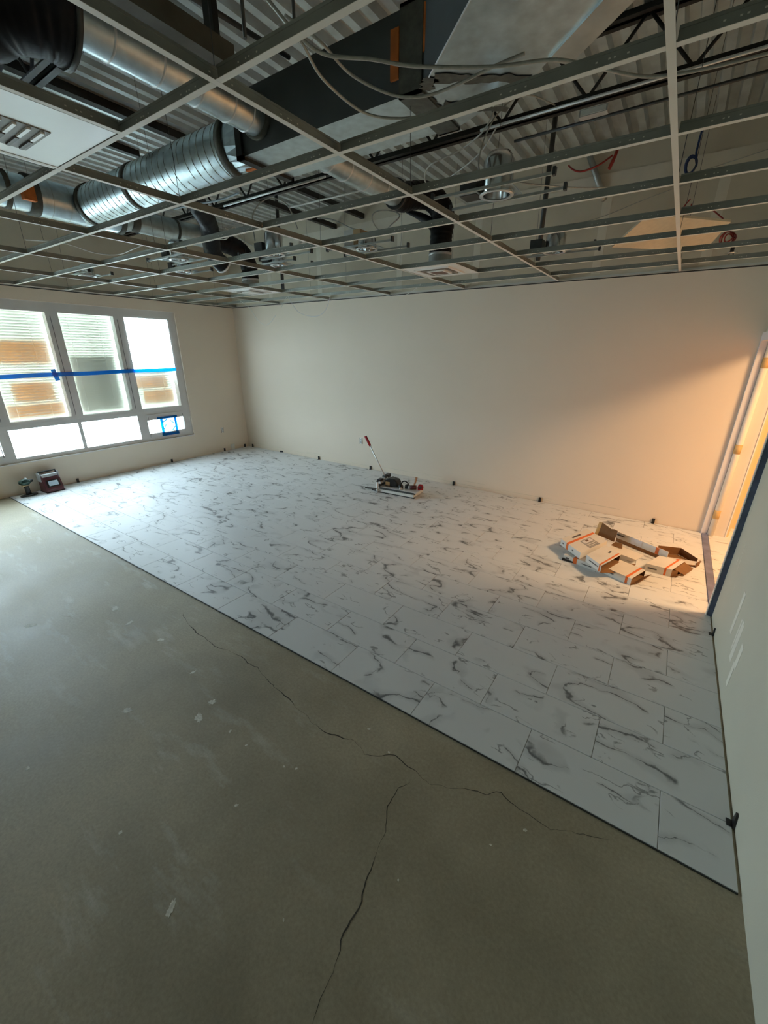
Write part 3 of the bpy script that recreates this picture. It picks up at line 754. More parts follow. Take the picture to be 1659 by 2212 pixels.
strut('steel_angle', 2.93, 3.01, -4.10, -2.55, 3.985, 4.048, 'black_steel', 'wide black steel angle under the deck left of the spiral duct')
strut('steel_angle', 2.18, 2.24, -3.6, -2.7, 3.99, 4.048, 'black_steel', 'narrow black steel angle under the deck above the tee duct')
strut('steel_angle', 3.27, 3.33, -1.5, -.02, 3.84, 3.90, 'black_steel', 'black steel angle reaching the far wall right of the vertical pipe')
strut('steel_angle', 2.73, 2.79, -1.6, -.02, 3.78, 3.84, 'black_steel', 'black steel angle reaching the far wall beside the vertical pipe')
strut('strap_hanger', 5.66, 5.72, -4.30, -4.27, 3.2, DECK-.002, 'black_steel', 'broad black strap hanging from the deck at upper left', 'strap')
strut('steel_beam', 6.10, 6.19, -8.0, -4.60, 2.90, 2.96, 'brown_steel', 'dark brown steel channel above the near left grid tee', 'steel bar')
pipe('hanger_rod', (5.82, -4.22, 3.25), (5.82, -4.22, DECK), .008, 'dark_steel', 'thin hanger rod right of the black strap', 'rod', 'hanger rods')
pipe('hanger_rod', (5.97, -4.07, 3.3), (5.97, -4.07, DECK), .007, 'dark_steel', 'thin hanger rod beside the rectangular duct top', 'rod', 'hanger rods')
pipe('conduit', (5.41, -4.7, 3.5), (5.47, -3.6, 3.545), .012, 'dark_steel', 'thin dark conduit crossing above the black strap', 'conduit')
pipe('conduit', (3.4, -1.62, 3.60), (5.0, -1.58, 3.60), .010, 'cable_white', 'bright thin conduit under the deck left of the right flexible duct', 'conduit')
pipe('conduit', (3.7, -2.79, 3.30), (5.0, -2.79, 3.30), .009, 'alu', 'bright conduit crossing behind the spiral duct end', 'conduit')
pipe('conduit', (6.0, -2.10, 3.60), (8.28, -2.10, 3.60), .009, 'alu', 'steel conduit strapped along the right joist', 'conduit')
pipe('conduit', (6.2, -1.88, 3.56), (8.28, -1.88, 3.58), .010, 'dark_steel', 'dark conduit under the right joist', 'conduit')
pipe('vertical_pipe', (6.26, -1.06, 2.86), (6.26, -1.06, DECK), .022, 'dark_steel', 'dark vertical pipe behind the right recessed lamps', 'pipe')
pipe('vertical_pipe', (2.46, -.93, 2.86), (2.46, -.93, DECK), .024, 'dark_steel', 'dark vertical pipe at the far left of the grid', 'pipe')
pipe('diagonal_brace', (6.36, -.06, 4.02), (6.60, -.03, 3.55), .03, 'galv_dull', 'slanting metal brace on the upper far wall', 'brace')
t = thing('splice_box', 'small pale electrical box on the right joist conduit', 'junction box', (6.80, -2.02, 3.53)); part('body', [(-.09, .09, -.03, .03, 0, .04)], 'grey_plastic', t); part('cover', [(-.08, .08, -.034, -.03, .005, .035)], 'white_plastic', t)

# cables
def cable(name, pts, r, mat, label, cat='cable', group=None, n=8):
    o0 = Vector(pts[0]); P = [p-o0 for p in spline(pts, n)]
    o = obj(name, MB().tube(P, r, 6), mat); o.location = o0; return tag(o, label, cat, group)
g = 'armoured cables above the grid'
cable('armoured_cable', [(6.18, -4.42, 3.16), (6.22, -4.32, 3.1), (6.26, -4.21, 3.08), (6.39, -4.09, 3.08), (6.53, -3.97, 3.07), (6.78, -3.8, 3.07), (7.0, -3.68, 3.08), (7.14, -3.52, 3.08), (7.34, -3.33, 3.08), (7.69, -3.22, 3.10), (8.2, -3.0, 3.2)], .0065, 'cable_grey', 'grey cable stretched right under the rectangular duct elbow', group=g)
cable('armoured_cable', [(6.20, -4.36, 3.14), (6.24, -4.22, 3.12), (6.24, -4.02, 3.10), (6.33, -3.84, 3.08), (6.45, -3.75, 3.08), (6.6, -3.73, 3.09), (6.76, -3.72, 3.11), (6.88, -3.71, 3.12)], .006, 'cable_grey', 'grey cable sagging deepest across the sealed duct joint', group=g)
cable('armoured_cable', [(6.21, -4.42, 3.13), (6.24, -4.32, 3.07), (6.19, -4.15, 3.05), (6.17, -3.89, 3.05), (6.23, -3.76, 3.05), (6.36, -3.68, 3.05), (6.5, -3.65, 3.06), (6.62, -3.6, 3.08)], .006, 'cable_grey', 'grey cable hanging across the dark side of the rectangular duct', group=g)
cable('armoured_cable', [(6.58, -3.16, 3.4), (6.5, -3.11, 3.2), (6.3, -3.01, 3.15), (6.06, -2.98, 3.12), (5.92, -2.8, 3.12), (5.9, -2.69, 3.12), (6.0, -2.65, 3.14), (6.32, -2.84, 3.16), (6.52, -3.06, 3.18)], .0045, 'cable_grey', 'looped grey cable left of the tall shiny recessed lamp', group=g)
cable('armoured_cable', [(6.42, -2.95, 2.95), (6.38, -2.95, 3.1), (6.44, -2.9, 3.3), (6.5, -2.6, 3.5), (6.55, -2.1, 3.62)], .0045, 'cable_grey', 'grey cable rising from the tall shiny recessed lamp', group=g)
cable('armoured_cable', [(6.62, -2.95, 2.95), (6.72, -2.8, 2.95), (7.0, -2.3, 3.02), (7.4, -1.6, 3.2), (8.2, -1.0, 3.5)], .0035, 'cable_grey', 'thin cable leading right from the tall shiny recessed lamp', group=g)
cable('white_cable', [(2.0, -3.9, 3.02), (2.27, -3.68, 3.0), (2.22, -3.38, 2.97), (2.34, -3.2, 2.97), (2.67, -3.17, 3.0), (2.9, -3.1, 3.05)], .005, 'cable_white', 'white cable drooping under the tee duct')
cable('white_cable', [(2.9, -2.75, 3.14), (3.2, -2.8, 3.07), (3.5, -2.8, 3.05), (3.7, -2.8, 3.03), (3.72, -2.72, 3.14), (3.76, -2.66, 3.08)], .0045, 'cable_white', 'white cable with a kinked end left of the black flexible duct')
cable('white_cable', [(3.76, -2.85, 3.1), (3.9, -2.7, 2.98), (4.05, -2.55, 2.92), (4.25, -2.5, 2.93), (4.35, -2.4, 3.0)], .0045, 'cable_white', 'white cable sagging in front of the black duct among the lamps')
cable('teal_cable', [(3.2, -3.0, 3.30), (3.45, -2.95, 3.31), (3.7, -2.85, 3.33), (3.95, -2.8, 3.36)], .008, 'label_blue', 'pale blue cable behind the spiral duct')
def ring_pts(c, ry, rz, ax, n=20, jitter=0):
    out = []
    for k in range(n+1):
        t = 2*PI*k/n; a, b = ry*math.cos(t), rz*math.sin(t)
        out.append((c[0]+(a if ax == 'y' else jitter*math.sin(3*t)), c[1]+(jitter*math.sin(2*t) if ax == 'y' else a), c[2]+b))
    return out
cable('armoured_cable', ring_pts((5.05, -2.0, 3.16), .14, .085, 'y', jitter=.06), .006, 'cable_grey', 'oval cable loop above the box on the centre lamp', group=g, n=2)
cable('armoured_cable', [(4.45, -2.3, 3.2), (4.6, -2.25, 3.18), (4.78, -2.2, 3.1), (4.92, -2.2, 3.05), (4.93, -2.2, 2.95)], .006, 'cable_grey', 'grey cable running into the box on the centre lamp', group=g)
cable('armoured_cable', [(4.05, -2.75, 2.98), (4.02, -2.72, 3.2), (4.1, -2.6, 3.34), (4.25, -2.5, 3.3), (4.33, -2.45, 3.1)], .006, 'cable_grey', 'arching cable over the lamp left of centre', group=g)
g2 = 'thin loose wires hanging from the grid'
cable('thin_wire', [(.83, -.452, 2.842), (1.10, -.47, 2.70), (1.28, -.5, 2.53), (1.46, -.5, 2.43), (1.61, -.5, 2.45), (1.78, -.5, 2.57)], .0035, 'cable_white', 'white wire hanging in a hook near the far left corner', 'wire', g2)
cable('thin_wire', [(2.05, -.452, 2.842), (2.0, -.47, 2.8), (1.93, -.5, 2.68)], .003, 'cable_white', 'short white wire end below the far left pipe', 'wire', g2)
cable('thin_wire', [(2.06, -.452, 2.842), (2.22, -.4, 2.61), (2.55, -.38, 2.53), (2.81, -.4, 2.6), (3.0, -.452, 2.842)], .0035, 'casing_grey', 'grey wire loop hanging below the ceiling line right of the corner', 'wire', g2)
cable('thin_wire', [(3.70, -.452, 2.842), (4.03, -.42, 2.74), (4.35, -.42, 2.74), (4.57, -.452, 2.842)], .003, 'cable_white', 'shallow white wire loop below the ceiling line at mid wall', 'wire', g2)
cable('red_wire', [(6.19, -.12, 3.91), (6.25, -.12, 3.86), (6.34, -.12, 3.83), (6.49, -.12, 3.85), (6.62, -.1, 3.92)], .009, 'red_wire', 'curved red wire on the upper far wall', 'wire')
cable('red_wire', [(6.66, -.1, 3.98), (6.65, -.12, 3.91), (6.63, -.12, 3.86), (6.61, -.12, 3.80), (6.64, -.12, 3.87)], .016, 'red_wire', 'bunched dark red wire end on the upper far wall', 'wire')
cable('blue_coil', ring_pts((7.34, -.12, 3.70), .045, .07, 'y', jitter=.02)+ring_pts((7.345, -.10, 3.70), .04, .062, 'y', jitter=.02)+[(7.36, -.1, 3.8), (7.37, -.1, 4.0)], .009, 'blue_wire', 'coil of dark blue wire on the upper far wall', 'wire coil', n=2)
cable('red_coil', ring_pts((7.78, -.35, 3.0), .06, .05, 'y', jitter=.03)+ring_pts((7.78, -.33, 3.0), .045, .055, 'y', jitter=.03)+ring_pts((7.785, -.36, 3.0), .03, .03, 'y', jitter=.03)+[(7.7, -.2, 3.2), (7.55, -.05, 3.35)], .006, 'red_wire', 'coil of bright red wire beside the sprinkler head', 'wire coil', n=2)
cable('red_wire', [(7.40, -.1, 3.42), (7.36, -.1, 3.36), (7.37, -.1, 3.30), (7.41, -.1, 3.31), (7.42, -.1, 3.38)], .006, 'red_wire', 'small red wire hook below the blue coil', 'wire')
cable('thin_wire', [(6.25, -.03, 3.36), (6.6, -.03, 3.40), (7.0, -.03, 3.50), (7.4, -.03, 3.58), (8.2, -.03, 3.7)], .003, 'cable_grey', 'thin grey wire slanting across the upper far wall', 'wire', g2)
t = thing('sprinkler_head', 'small brass fire sprinkler head by the far right of the grid', 'sprinkler', (7.84, -.235, 2.84))
I4 = Matrix.Identity(4)
obj('pipe_drop', MB().lathe([(.016, .06), (.016, .13), (0, .13)], I4, 12), 'brass_dark', t); obj('escutcheon', MB().lathe([(.0, .06), (.05, .055), (.05, .05), (.0, .045)], I4, 16), 'chrome', t)
obj('frame_arms', MB().tube([(-.015, 0, .05), (-.018, 0, .02), (0, 0, 0)], .005, 6).tube([(.015, 0, .05), (.018, 0, .02), (0, 0, 0)], .005, 6), 'brass_dark', t); obj('deflector', MB().lathe([(0, .002), (.02, .0), (.02, -.003), (0, -.003)], I4, 14), 'brass_dark', t)

# recessed lamp housings
def lamp(x, y, z, label, h=.17, r=.085, box='dark_steel', boxh=.10, rz=0):
    t = thing('recessed_lamp', label, 'recessed lamp', (x, y, z), rz, 'unfinished recessed lamp housings')
    obj('can', MB().lathe([(r*.86, .0), (r*.86, h-.02), (r*.8, h-.018)], I4, 24).lathe([(r, -.004), (r, h*.8), (r*.72, h), (0, h)], I4, 24), 'chrome', t)
    obj('trim_ring', MB().lathe([(r*.9, -.006), (r*1.14, -.006), (r*1.14, .0), (r*.9, .0)], I4, 24), 'alu', t)
    part('mounting_plate', [(-.24, -.092, -.11, .11, .012, .016), (.092, .12, -.11, .11, .012, .016), (-.092, .092, .088, .11, .012, .016)], 'galv', t)
    part('junction_box', [(-.215, -.105, -.06, .06, .008, .008+boxh)], box, t, .003)
    for s_ in (-1, 1):
        part('hanger_bar', [(-.36, .36, s_*.128-.006, s_*.128+.006, .0, .014)], 'galv_dull', t)
        for e in (-1, 1): part('bar_clip', [(e*.36-.008, e*.36+.008, s_*.128-.014, s_*.128+.014, -.005, .032)], 'dark_steel', t)
    return t
lamp(6.54, -3.02, 2.875, 'tall shiny recessed lamp housing hanging near the right of the grid', h=.20, r=.088)
lamp(5.09, -2.36, 2.865, 'recessed lamp housing with a white and tan box at the centre', h=.10, box='white_plastic', boxh=.15)
part('side_cover', [(-.105, -.03, -.06, .06, .02, .15)], 'tan_box', bpy.data.objects['recessed_lamp.001'])
lamp(4.21, -2.66, 2.865, 'recessed lamp housing under the arching cable left of centre', h=.20)
lamp(3.83, -2.25, 2.865, 'recessed lamp housing farther back, left of the box lamp', h=.14)
lamp(3.19, -3.02, 2.865, 'recessed lamp housing left of the small black flexible duct', h=.17)
lamp(2.58, -2.60, 2.865, 'small recessed lamp housing nearest the far left diffuser', h=.13)
lamp(6.48, -1.33, 2.865, 'recessed lamp housing close to the far wall on the right', h=.16)
lamp(1.29, -3.10, 2.865, 'recessed lamp housing nearest the window', h=.12)

# ------------------------------------------------------------------ things on the floor and walls
ZT = .0073
def spacer(x, y, rz, label, lie=False):
    t = obj('floor_spacer', None or MB().box(-.016, .016, -.006, .006, 0, .062, mi=0).box(-.016, .016, -.018, .006, 0, .006), 'black_plastic')
    t.location = (x, y, ZT); t.rotation_euler = (0, 0, rz)
    tag(t, label, 'spacer', 'black floor spacers along the walls')
    return t
spacer(.013, -3.38, PI/2, 'black spacer against the window wall beside the dark red charger')
spacer(.013, -1.80, PI/2, 'black spacer against the window wall below the taped patch')
spacer(.013, -.63, PI/2, 'black spacer against the window wall left of the white cover')
spacer(.013, -.11, PI/2, 'black spacer against the window wall in the corner')
spacer(.16, -.013, 0, 'black spacer against the long wall nearest the corner')
sp_ = spacer(1.05, -.016, 0, 'black spacer fallen flat by the long wall, second from the corner'); sp_.rotation_euler = (0, PI/2, .3); sp_.location.z = ZT+.016
spacer(2.14, -.013, 0, 'black spacer against the long wall left of the outlet')
spacer(3.40, -.013, 0, 'black spacer against the long wall behind the cutter lever')
spacer(5.05, -.013, 0, 'black spacer against the long wall right of the cutter')
spacer(6.40, -.013, 0, 'black spacer against the long wall between cutter and cartons')
spacer(7.79, -.013, 0, 'black spacer against the long wall behind the cartons')
for y, lab, s_ in ((-2.315, 'black wedge shim at the foot of the right wall beside the doorway', 1), (-3.945, 'black wedge shim at the foot of the right wall, nearest the camera', 1.15)):
    m = MB(); m.slab([(0, -.02*s_, 0), (0, .02*s_, 0), (0, .012*s_, .055*s_), (0, .0, .055*s_)], (-1, 0, 0), .008); m.slab([(-.008, -.018, 0), (-.008, .018, 0), (-.03, .018, 0), (-.03, -.018, 0)], (0, 0, 1), .004)
    o = obj('wedge_shim', m, 'black_plastic'); o.location = (W-.001, y, ZT); tag(o, lab, 'shim', 'black wedge shims on the right wall')
def outlet(loc, rz, label):
    t = thing('outlet', label, 'outlet', loc, rz)
    part('box', [(-.035, .035, -.002, .0, -.055, .055)], 'white_plastic', t); rc = part('receptacle', [(-.022, .022, -.012, -.002, -.045, .045)], 'white_plastic', t, .003)
    part('strap', [(-.030, -.022, -.006, -.002, -.055, .055)], 'outlet_brown', t); part('strap', [(.022, .030, -.006, -.002, -.055, .055)], 'outlet_brown', t)
    for z in (-.022, .022): part('socket_face', [(-.012, .012, -.0135, -.012, z-.012, z+.012)], 'grey_plastic', rc)
outlet((.0, -.617, .45), PI/2, 'uncovered wall outlet on the window wall near the corner')
outlet((3.187, 0, .50), 0, 'uncovered wall outlet on the long wall left of the cutter lever')
t = thing('wall_cover', 'small white box cover low on the window wall near the corner', 'cover', (.012, -.42, ZT)); part('plate', [(-.008, .008, -.045, .045, .0, .115)], 'white_plastic', t, .004); part('rim', [(.008, .012, -.036, .036, .012, .10)], 'white_plastic', t, .002)

# cordless light standing on its battery
t = thing('cordless_tool', 'dark green cordless tool standing upright on the tiles below the window', 'cordless tool', (.17, -4.07, ZT), .1)
m = MB(); m.lathe([(.0, 0), (.06, 0), (.105, .004), (.108, .014), (.06, .022), (.0, .022)], Matrix.Diagonal((.62, 1, 1, 1)), 24); obj('battery_foot', m, 'black_plastic', t)
obj('handle', MB().tube([(0, .0, .015), (.002, 0, .07), (.006, -.005, .13), (.01, -.012, .17)], .03, 12, radii=[.036, .030, .029, .034]), 'black_plastic', t)
hd = MB(); MH = Matrix.Translation((.01, -.015, .205)) @ Matrix.Rotation(math.radians(80), 4, 'Y') @ Matrix.Diagonal((.9, 1.25, 1, 1))
hd.lathe([(0, -.07), (.035, -.065), (.05, -.03), (.052, .03), (.045, .06), (0, .065)], MH, 20); obj('head', hd, 'green_plastic', t)
obj('collar_ring', MB().lathe([(.053, .02), (.056, .025), (.056, .04), (.050, .045)], Matrix.Translation((.0, .045, .215)) @ Matrix.Rotation(math.radians(90), 4, 'X') @ Matrix.Diagonal((.75, .9, 1, 1)), 20), 'grey_plastic', t)
obj('grip_band', MB().box(-.005, .05, -.05, .035, .158, .172, Matrix.Rotation(.05, 4, 'X')), 'tan_box', t, .004)
obj('chuck', MB().lathe([(.02, .0), (.024, .02), (.02, .05), (0, .055)], Matrix.Translation((.0, .04, .21)) @ Matrix.Rotation(-PI/2, 4, 'X'), 14), 'black_plastic', t)
# charger / radio
t = thing('battery_charger', 'dark red battery charger with a pale label leaning by the window wall', 'charger', (.17, -3.775, ZT), .06)
m = MB(); m.slab([(-.11, -.115, 0), (.10, -.115, 0), (.105, -.115, .05), (.05, -.115, .20), (-.02, -.115, .265), (-.11, -.115, .25)], (0, 1, 0), .23); obj('housing', m, 'maroon_plastic', t, .014)
part('base_plate', [(-.115, .108, -.12, .12, 0, .012)], 'black_plastic', t, .004)
Mf = Matrix.Translation((.082, 0, .125)) @ Matrix.Rotation(math.radians(-20), 4, 'Y')
bz = obj('display_bezel', MB().box(-.004, .004, -.085, .085, -.05, .06, Mf), 'black_plastic', t, .003); obj('label_plate', MB().box(.004, .007, -.062, .062, -.03, .042, Mf), 'label_blue', bz, .003)
obj('carry_handle', MB().tube([(-.05, -.112, .20), (-.05, -.112, .295), (-.05, .112, .295), (-.05, .112, .20)], .013, 8), 'black_plastic', t)
part('side_cheek', [(-.09, .02, -.124, -.112, .16, .285)], 'grey_plastic', t, .004); part('side_cheek', [(-.09, .02, .112, .124, .16, .285)], 'grey_plastic', t, .004)
part('top_panel', [(-.03, .03, -.10, .10, .222, .262)], 'grey_plastic', t, .006)

# flooring cutter
t = thing('flooring_cutter', 'aluminium guillotine flooring cutter with a raised red-gripped lever', 'cutter', (4.26, -1.0, ZT), .08)
part('base', [(0, .60, 0, .33, .012, .055)], 'white_plastic', t, .003); part('foot_rail', [(.01, .59, .0, .02, 0, .012), (.01, .59, .31, .33, 0, .012)], 'black_plastic', t)
part('support_table', [(.02, .63, .01, .32, .068, .088)], 'alu', t, .002); part('table_gap', [(.02, .61, .015, .315, .055, .068)], 'black_plastic', t)
part('fence_strip', [(.02, .60, .0, .012, .060, .082)], 'dark_steel', t)
part('end_foot', [(.56, .61, -.005, .03, .0, .016)], 'black_plastic', t)
for y in (-.015, .345):
    ps = obj('post', MB().tube([(0, y, 0), (0, y, .17)], .014, 10), 'alu', t); obj('post_knob', MB().lathe([(0, 0), (.024, 0), (.024, .014), (0, .014)], Matrix.Translation((0, y, .03)), 12), 'alu', ps); obj('post_nut', MB().lathe([(0, 0), (.020, 0), (.020, .012), (0, .012)], Matrix.Translation((0, y, .17)), 6), 'dark_steel', ps)
bb = part('blade_beam', [(-.02, .03, .03, .32, .125, .185)], 'alu', t, .004); part('beam_cap', [(-.025, .035, .015, .11, .165, .20)], 'black_plastic', t, .006); part('beam_cap', [(-.025, .035, .25, .35, .165, .215)], 'black_plastic', t, .006)
part('blade', [(.0, .006, .02, .32, .075, .125)], 'dark_steel', t)
lv = obj('lever', MB().tube([(.01, .2, .20), (-.28, .225, .655)], .010, 10), 'alu', t); obj('grip', MB().tube([(-.27, .224, .64), (-.36, .232, .78)], .020, 12, radii=[.019, .021]), 'red_plastic', lv)
obj('pivot', MB().tube([(-.03, .2, .195), (.04, .2, .195)], .018, 12), 'dark_steel', t)
obj('side_stop', MB().box(-.26, .0, .10, .135, .002, .014, Matrix.Rotation(.15, 4, 'Z')), 'dark_steel', t); obj('side_stop', MB().box(-.14, -.02, .0, .03, .002, .02, Matrix.Rotation(-.3, 4, 'Z')), 'black_plastic', t)
ZC = ZT+.0885
t = thing('tool_pouch', 'black tool pouch with a tan tag on the flooring cutter', 'pouch', (4.42, -.83, ZC), .1); t.scale = (1.08, 1.1, 1.1)
m = MB(); m.slab([(-.10, -.06, 0), (.09, -.06, 0), (.10, -.06, .06), (.07, -.06, .10), (-.03, -.06, .115), (-.10, -.06, .09)], (0, 1, 0), .13); obj('body', m, 'black_plastic', t, .012)
part('tan_tag', [(-.085, -.02, -.066, -.06, .012, .065)], 'tan_box', t, .002); part('flap', [(-.06, .05, -.064, .03, .09, .112)], 'black_plastic', t, .01)
t = thing('earmuffs', 'black ear protectors lying on the flooring cutter', 'ear protectors', (4.625, -.83, ZC), .2)
for x, y, rr in ((-.05, -.02, .038), (.04, .02, .042)): obj('ear_cup', MB().lathe([(0, 0), (rr*.9, .0), (rr, .02), (rr*.8, .05), (0, .06)], Matrix.Translation((x, y, 0)), 16), 'black_plastic', t)
obj('headband', MB().tube(spline([(-.05, -.02, .04), (-.04, .01, .085), (0, .02, .10), (.045, .02, .075), (.06, .02, .03)], 6), .010, 8), 'black_plastic', t); obj('pad', MB().lathe([(0, 0), (.02, 0), (.02, .02), (0, .025)], Matrix.Translation((-.035, -.075, 0)), 12), 'cable_white', t)
t = thing('rubber_mallet', 'wooden handled mallet with a dark head on the flooring cutter', 'mallet', (4.765, -.80, ZC), .3)
obj('head', MB().tube([(-.05, -.02, .03), (.04, .01, .03)], .030, 14), 'maroon_plastic', t); obj('handle', MB().tube([(0, 0, .035), (.015, .04, .10), (.025, .07, .165)], .014, 10, radii=[.012, .014, .018]), 'beech', t); part('striking_cap', [(-.075, -.045, -.045, .005, .004, .052)], 'grey_plastic', t, .006)
t = thing('tape_measure', 'dark red tape measure at the right end of the flooring cutter', 'tape measure', (4.86, -.76, ZC), .4)
m = MB(); m.slab([(-.04, -.025, 0), (.04, -.025, 0), (.045, -.025, .04), (.03, -.025, .075), (-.02, -.025, .08), (-.042, -.025, .05)], (0, 1, 0), .05); obj('case', m, 'red_plastic', t, .006); obj('hub_disc', MB().lathe([(0, 0), (.022, 0), (.022, .004), (0, .004)], Matrix.Translation((0, -.029, .04)) @ Matrix.Rotation(PI/2, 4, 'X'), 14), 'maroon_plastic', t); part('hook', [(.04, .055, -.01, .01, .0, .016)], 'alu', t)

# cartons
def carton(label, O_, u, v, h, open_end=None, stripe=None, pic=None, flaps=(), text=(), tilt=0):
    """sheared box: O + a*u + b*v + c*h ; outside printed white, inside brown; open_end 'u+' or None"""
    O_ = Vector(O_); u = Vector((*u, 0)); v = Vector((*v, 0)); t = thing('flooring_carton', label, 'carton', O_, group='opened flooring cartons')
    z = Vector((0, 0, 1))
    def pt_(a, b, c): return u*a+v*b+z*(c*h+tilt*a)
    th = .004; ea, eb, ec = th/u.length, th/v.length, th/h
    m = MB()
    def wall(a0, a1, b0, b1, c0, c1, inner):
        c = [pt_(a, b, q) for q in (c0, c1) for b in (b0, b1) for a in (a0, a1)]
        vs = [m.bm.verts.new(p) for p in c]
        for k, f in enumerate(((0, 2, 3, 1), (4, 5, 7, 6), (0, 1, 5, 4), (2, 6, 7, 3), (0, 4, 6, 2), (1, 3, 7, 5))):
            m.mi = 1 if k == inner or (open_end and k == 5) else 0; m._f([vs[i] for i in f])
    wall(0, 1, 0, 1, 0, ec, 1); wall(0, 1, 0, 1, 1-ec, 1, 0)
    wall(0, 1, 0, eb, ec, 1-ec, 3); wall(0, 1, 1-eb, 1, ec, 1-ec, 2); wall(0, ea, eb, 1-eb, ec, 1-ec, 5)
    if not open_end: wall(1-ea, 1, eb, 1-eb, ec, 1-ec, 4)
    bd = obj('body', m, ['carton_white', 'carton_brown'], t)
    def skin(nm, a0, a1, b0, b1, mat, top=True, c0=.02, c1=.98, lift=0):
        e = .0012+lift; mm = MB()
        if top: c = [pt_(a, b, 1)+z*q for q in (-e*.5, e) for b in (b0, b1) for a in (a0, a1)]
        else: c = [pt_(a, 0, q)-v.normalized()*w_ for q in (c0, c1) for w_ in (e, -e*.5) for a in (a0, a1)]
        mm.hexa(c); obj(nm, mm, mat, bd)
    if stripe:
        a0, a1, ax = stripe
        if ax == 'a': skin('orange_band', a0, a1, 0, 1, 'carton_orange'); skin('orange_band', a0, a1, 0, 1, 'carton_orange', top=False, c0=0, c1=1)
        else: skin('orange_band', 0, 1, a0, a1, 'carton_orange')
    if pic:
        skin('printed_picture', *pic, 'carton_grey')
        for a_, b_, c_, d_, mt in ((.08, .42, .1, .9, 'casing_grey'), (.12, .3, .35, .6, 'outlet_brown'), (.58, .63, .1, .9, 'carton_white'), (.76, .80, .1, .9, 'carton_white')):
            da, db = pic[1]-pic[0], pic[3]-pic[2]; skin('printed_picture', pic[0]+a_*da, pic[0]+b_*da, pic[2]+c_*db, pic[2]+d_*db, mt, lift=.0012 if mt != 'outlet_brown' else .0018)
    for (a0, a1, b0, b1, top, c0, c1) in text: skin('print_line', a0, a1, b0, b1, 'carton_print', top, c0, c1)
    for (p0, p1, d_, mat) in flaps:
        A, B = pt_(*p0), pt_(*p1); D = Vector(d_); nn = (B-A).cross(D).normalized()
        mm = MB(); mm.slab([A, B, B+D+(A-B)*.08, A+D+(B-A)*.08], nn, .0035); obj('flap', mm, mat, t)
    return t
B_, W_ = 'carton_brown', 'carton_white'
carton('white flooring carton beneath the pile with an orange band, at its left', (7.075, -1.685, ZT), (.37, -.09), (.12, .36), .058, None, (.27, .37, 'a'), None, (), ((.08, .16, 0, 0, False, .35, .65), (.5, .75, 0, 0, False, .4, .55)))
c1 = carton('large white carton with an orange band and grey picture on top of the pile', (6.995, -1.478, ZT+.064), (.235, -.235), (.18, .455), .068, None, (.30, .40, 'a'), (.48, .98, .36, .74), (), ((.12, .2, .3, .62, True, 0, 0), (.1, .16, 0, 0, False, .4, .6), (.6, .66, 0, 0, False, .4, .6)))
carton('torn white carton end with a dark open mouth in the middle of the pile', (7.29, -1.745, ZT+.070), (.155, -.16), (.12, .355), .072, 'u+', (.86, .94, 'a'), None, (((1, 0, 0), (1, .95, 0), (.16, .11, -.02), B_), ((1, .05, 1), (1, .9, 1), (.03, -.03, .05), W_)), ((.5, .6, .72, .86, True, 0, 0), (.2, .8, 0, 0, False, .45, .6)))
carton('flat white carton in front of the pile with its brown end open', (7.452, -1.758, ZT), (.25, -.105), (.095, .26), .068, 'u+', (.80, .88, 'a'), None, (((1, 0, 0), (1, 1, 0), (.06, .03, .035), B_), ((1, .0, .05), (1, .0, .95), (.035, .05, 0), B_)), ((.1, .4, 0, 0, False, .4, .6),))
carton('white carton at the right of the pile with two brown end flaps', (7.79, -1.468, ZT), (.215, -.005), (.10, .27), .078, 'u+', (.72, .80, 'a'), None, (((1, 0, .0), (1, 1, .0), (.05, -.01, .03), B_), ((1, .15, .9), (1, 1, .9), (.09, .02, -.05), B_), ((1, .0, .0), (1, .0, .9), (.05, .04, 0), B_)), ((.1, .45, 0, 0, False, .4, .6),))
t = thing('flooring_carton', 'long white carton torn open at the back of the pile, dark inside at the right', 'carton', (7.6, -1.0, ZT), group='opened flooring cartons')
Q = lambda *p: [Vector((x-7.6, y+1.0, z)) for x, y, z in p]
nf = (.47, .88, 0)
fp = obj('front_panel', MB().slab(Q((7.446, -.915, .064), (7.955, -1.19, .062), (7.957, -1.185, .132), (7.448, -.908, .136)), nf, .006), 'carton_white', t)
obj('orange_band', MB().slab(Q((7.848, -1.1325, .064), (7.875, -1.147, .064), (7.877, -1.143, .134), (7.850, -1.1285, .134)), (-.47, -.88, 0), .002), 'carton_orange', fp)
obj('print_line', MB().slab(Q((7.47, -.928, .10), (7.55, -.971, .10), (7.55, -.969, .112), (7.47, -.926, .112)), (-.47, -.88, 0), .002), 'carton_print', fp)
obj('grey_tape', MB().slab(Q((7.62, -1.0095, .063), (7.72, -1.0635, .063), (7.722, -1.0595, .134), (7.622, -1.0055, .135)), (-.47, -.88, 0), .0015), 'casing_grey', fp)
obj('inner_wall', MB().slab(Q((7.47, -.87, .0), (7.96, -1.13, .0), (7.96, -1.13, .064), (7.47, -.87, .066)), nf, .004), 'carton_brown', t)
obj('side_panel', MB().slab(Q((7.94, -1.20, .03), (8.205, -1.115, .028), (8.215, -1.10, .062), (7.955, -1.17, .070)), nf, .004), 'carton_white', t)
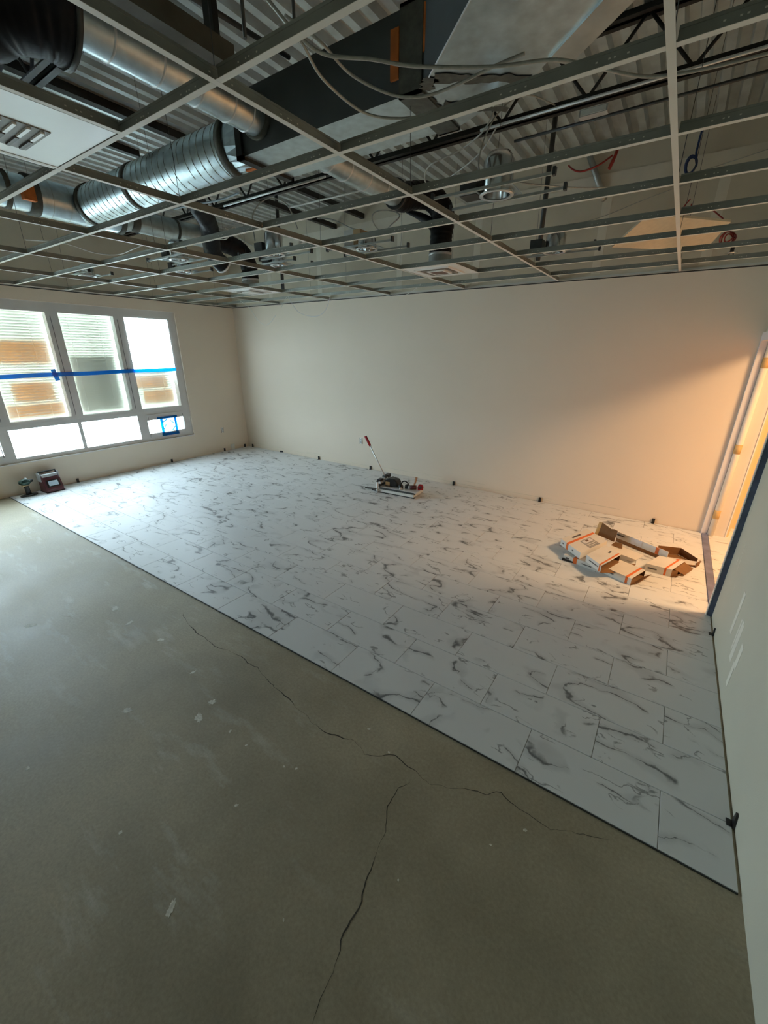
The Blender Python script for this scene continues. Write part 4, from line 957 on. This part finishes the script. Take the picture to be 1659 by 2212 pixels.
obj('orange_band', MB().slab(Q((8.03, -1.1735, .032), (8.07, -1.1605, .031), (8.075, -1.148, .066), (8.035, -1.160, .068)), (.3, -.9, 0), .002), 'carton_orange', t)
obj('far_wall', MB().slab(Q((7.87, -.99, .004), (8.07, -.88, .004), (8.07, -.88, .085), (7.87, -.985, .10)), nf, .004), 'carton_brown', t)
obj('far_flap', MB().slab(Q((8.07, -.88, .004), (8.21, -1.03, .004), (8.215, -1.03, .065), (8.07, -.88, .085)), nf, .004), 'carton_brown', t)
obj('end_flap', MB().slab(Q((8.205, -1.115, .004), (8.237, -1.045, .004), (8.237, -1.045, .058), (8.205, -1.115, .056)), (1, -.3, 0), .004), 'carton_brown', t)
obj('bottom_panel', MB().slab(Q((7.93, -1.16, .001), (8.205, -1.10, .001), (8.21, -1.03, .001), (8.07, -.885, .001), (7.87, -.985, .001)), (0, 0, 1), .003), 'carton_brown', t)
t = thing('torn_cardboard', 'brown torn cardboard panel standing up at the back of the pile', 'cardboard', (7.29, -.985, ZT+.07))
obj('panel', MB().slab([(0, 0, .0), (.175, -.095, .0), (.185, -.06, .12), (.15, -.045, .125), (.12, -.03, .115), (.02, .02, .15)], (.5, .85, 0), .004), 'carton_brown', t); obj('folded_edge', MB().slab([(0, 0, 0), (.02, .02, .15), (-.01, .03, .15), (-.03, .0, .01)], (-.5, .2, 0), .004), 'masking_tape', t)
t = thing('carton_scrap', 'loose scrap of printed carton inside the pile', 'cardboard', (7.50, -1.25, ZT)); obj('sheet', MB().slab([(-.08, -.12, .09), (.2, -.22, .085), (.26, -.02, .07), (.0, .1, .075)], (0, 0, 1), .004), 'carton_white', t); obj('crumpled_corner', MB().slab([(-.05, .02, .085), (.06, -.02, .09), (.05, .05, .12), (-.02, .07, .11)], (.2, -.3, .9), .004), 'carton_brown', t)
t = thing('black_handle_scrap', 'short black plastic piece under the left carton end', 'plastic piece', (7.09, -1.70, ZT)); part('bar', [(-.02, .09, -.012, .012, 0, .016)], 'black_plastic', t, .004); part('stub', [(-.02, .0, -.01, .01, .016, .024)], 'black_plastic', t, .002)
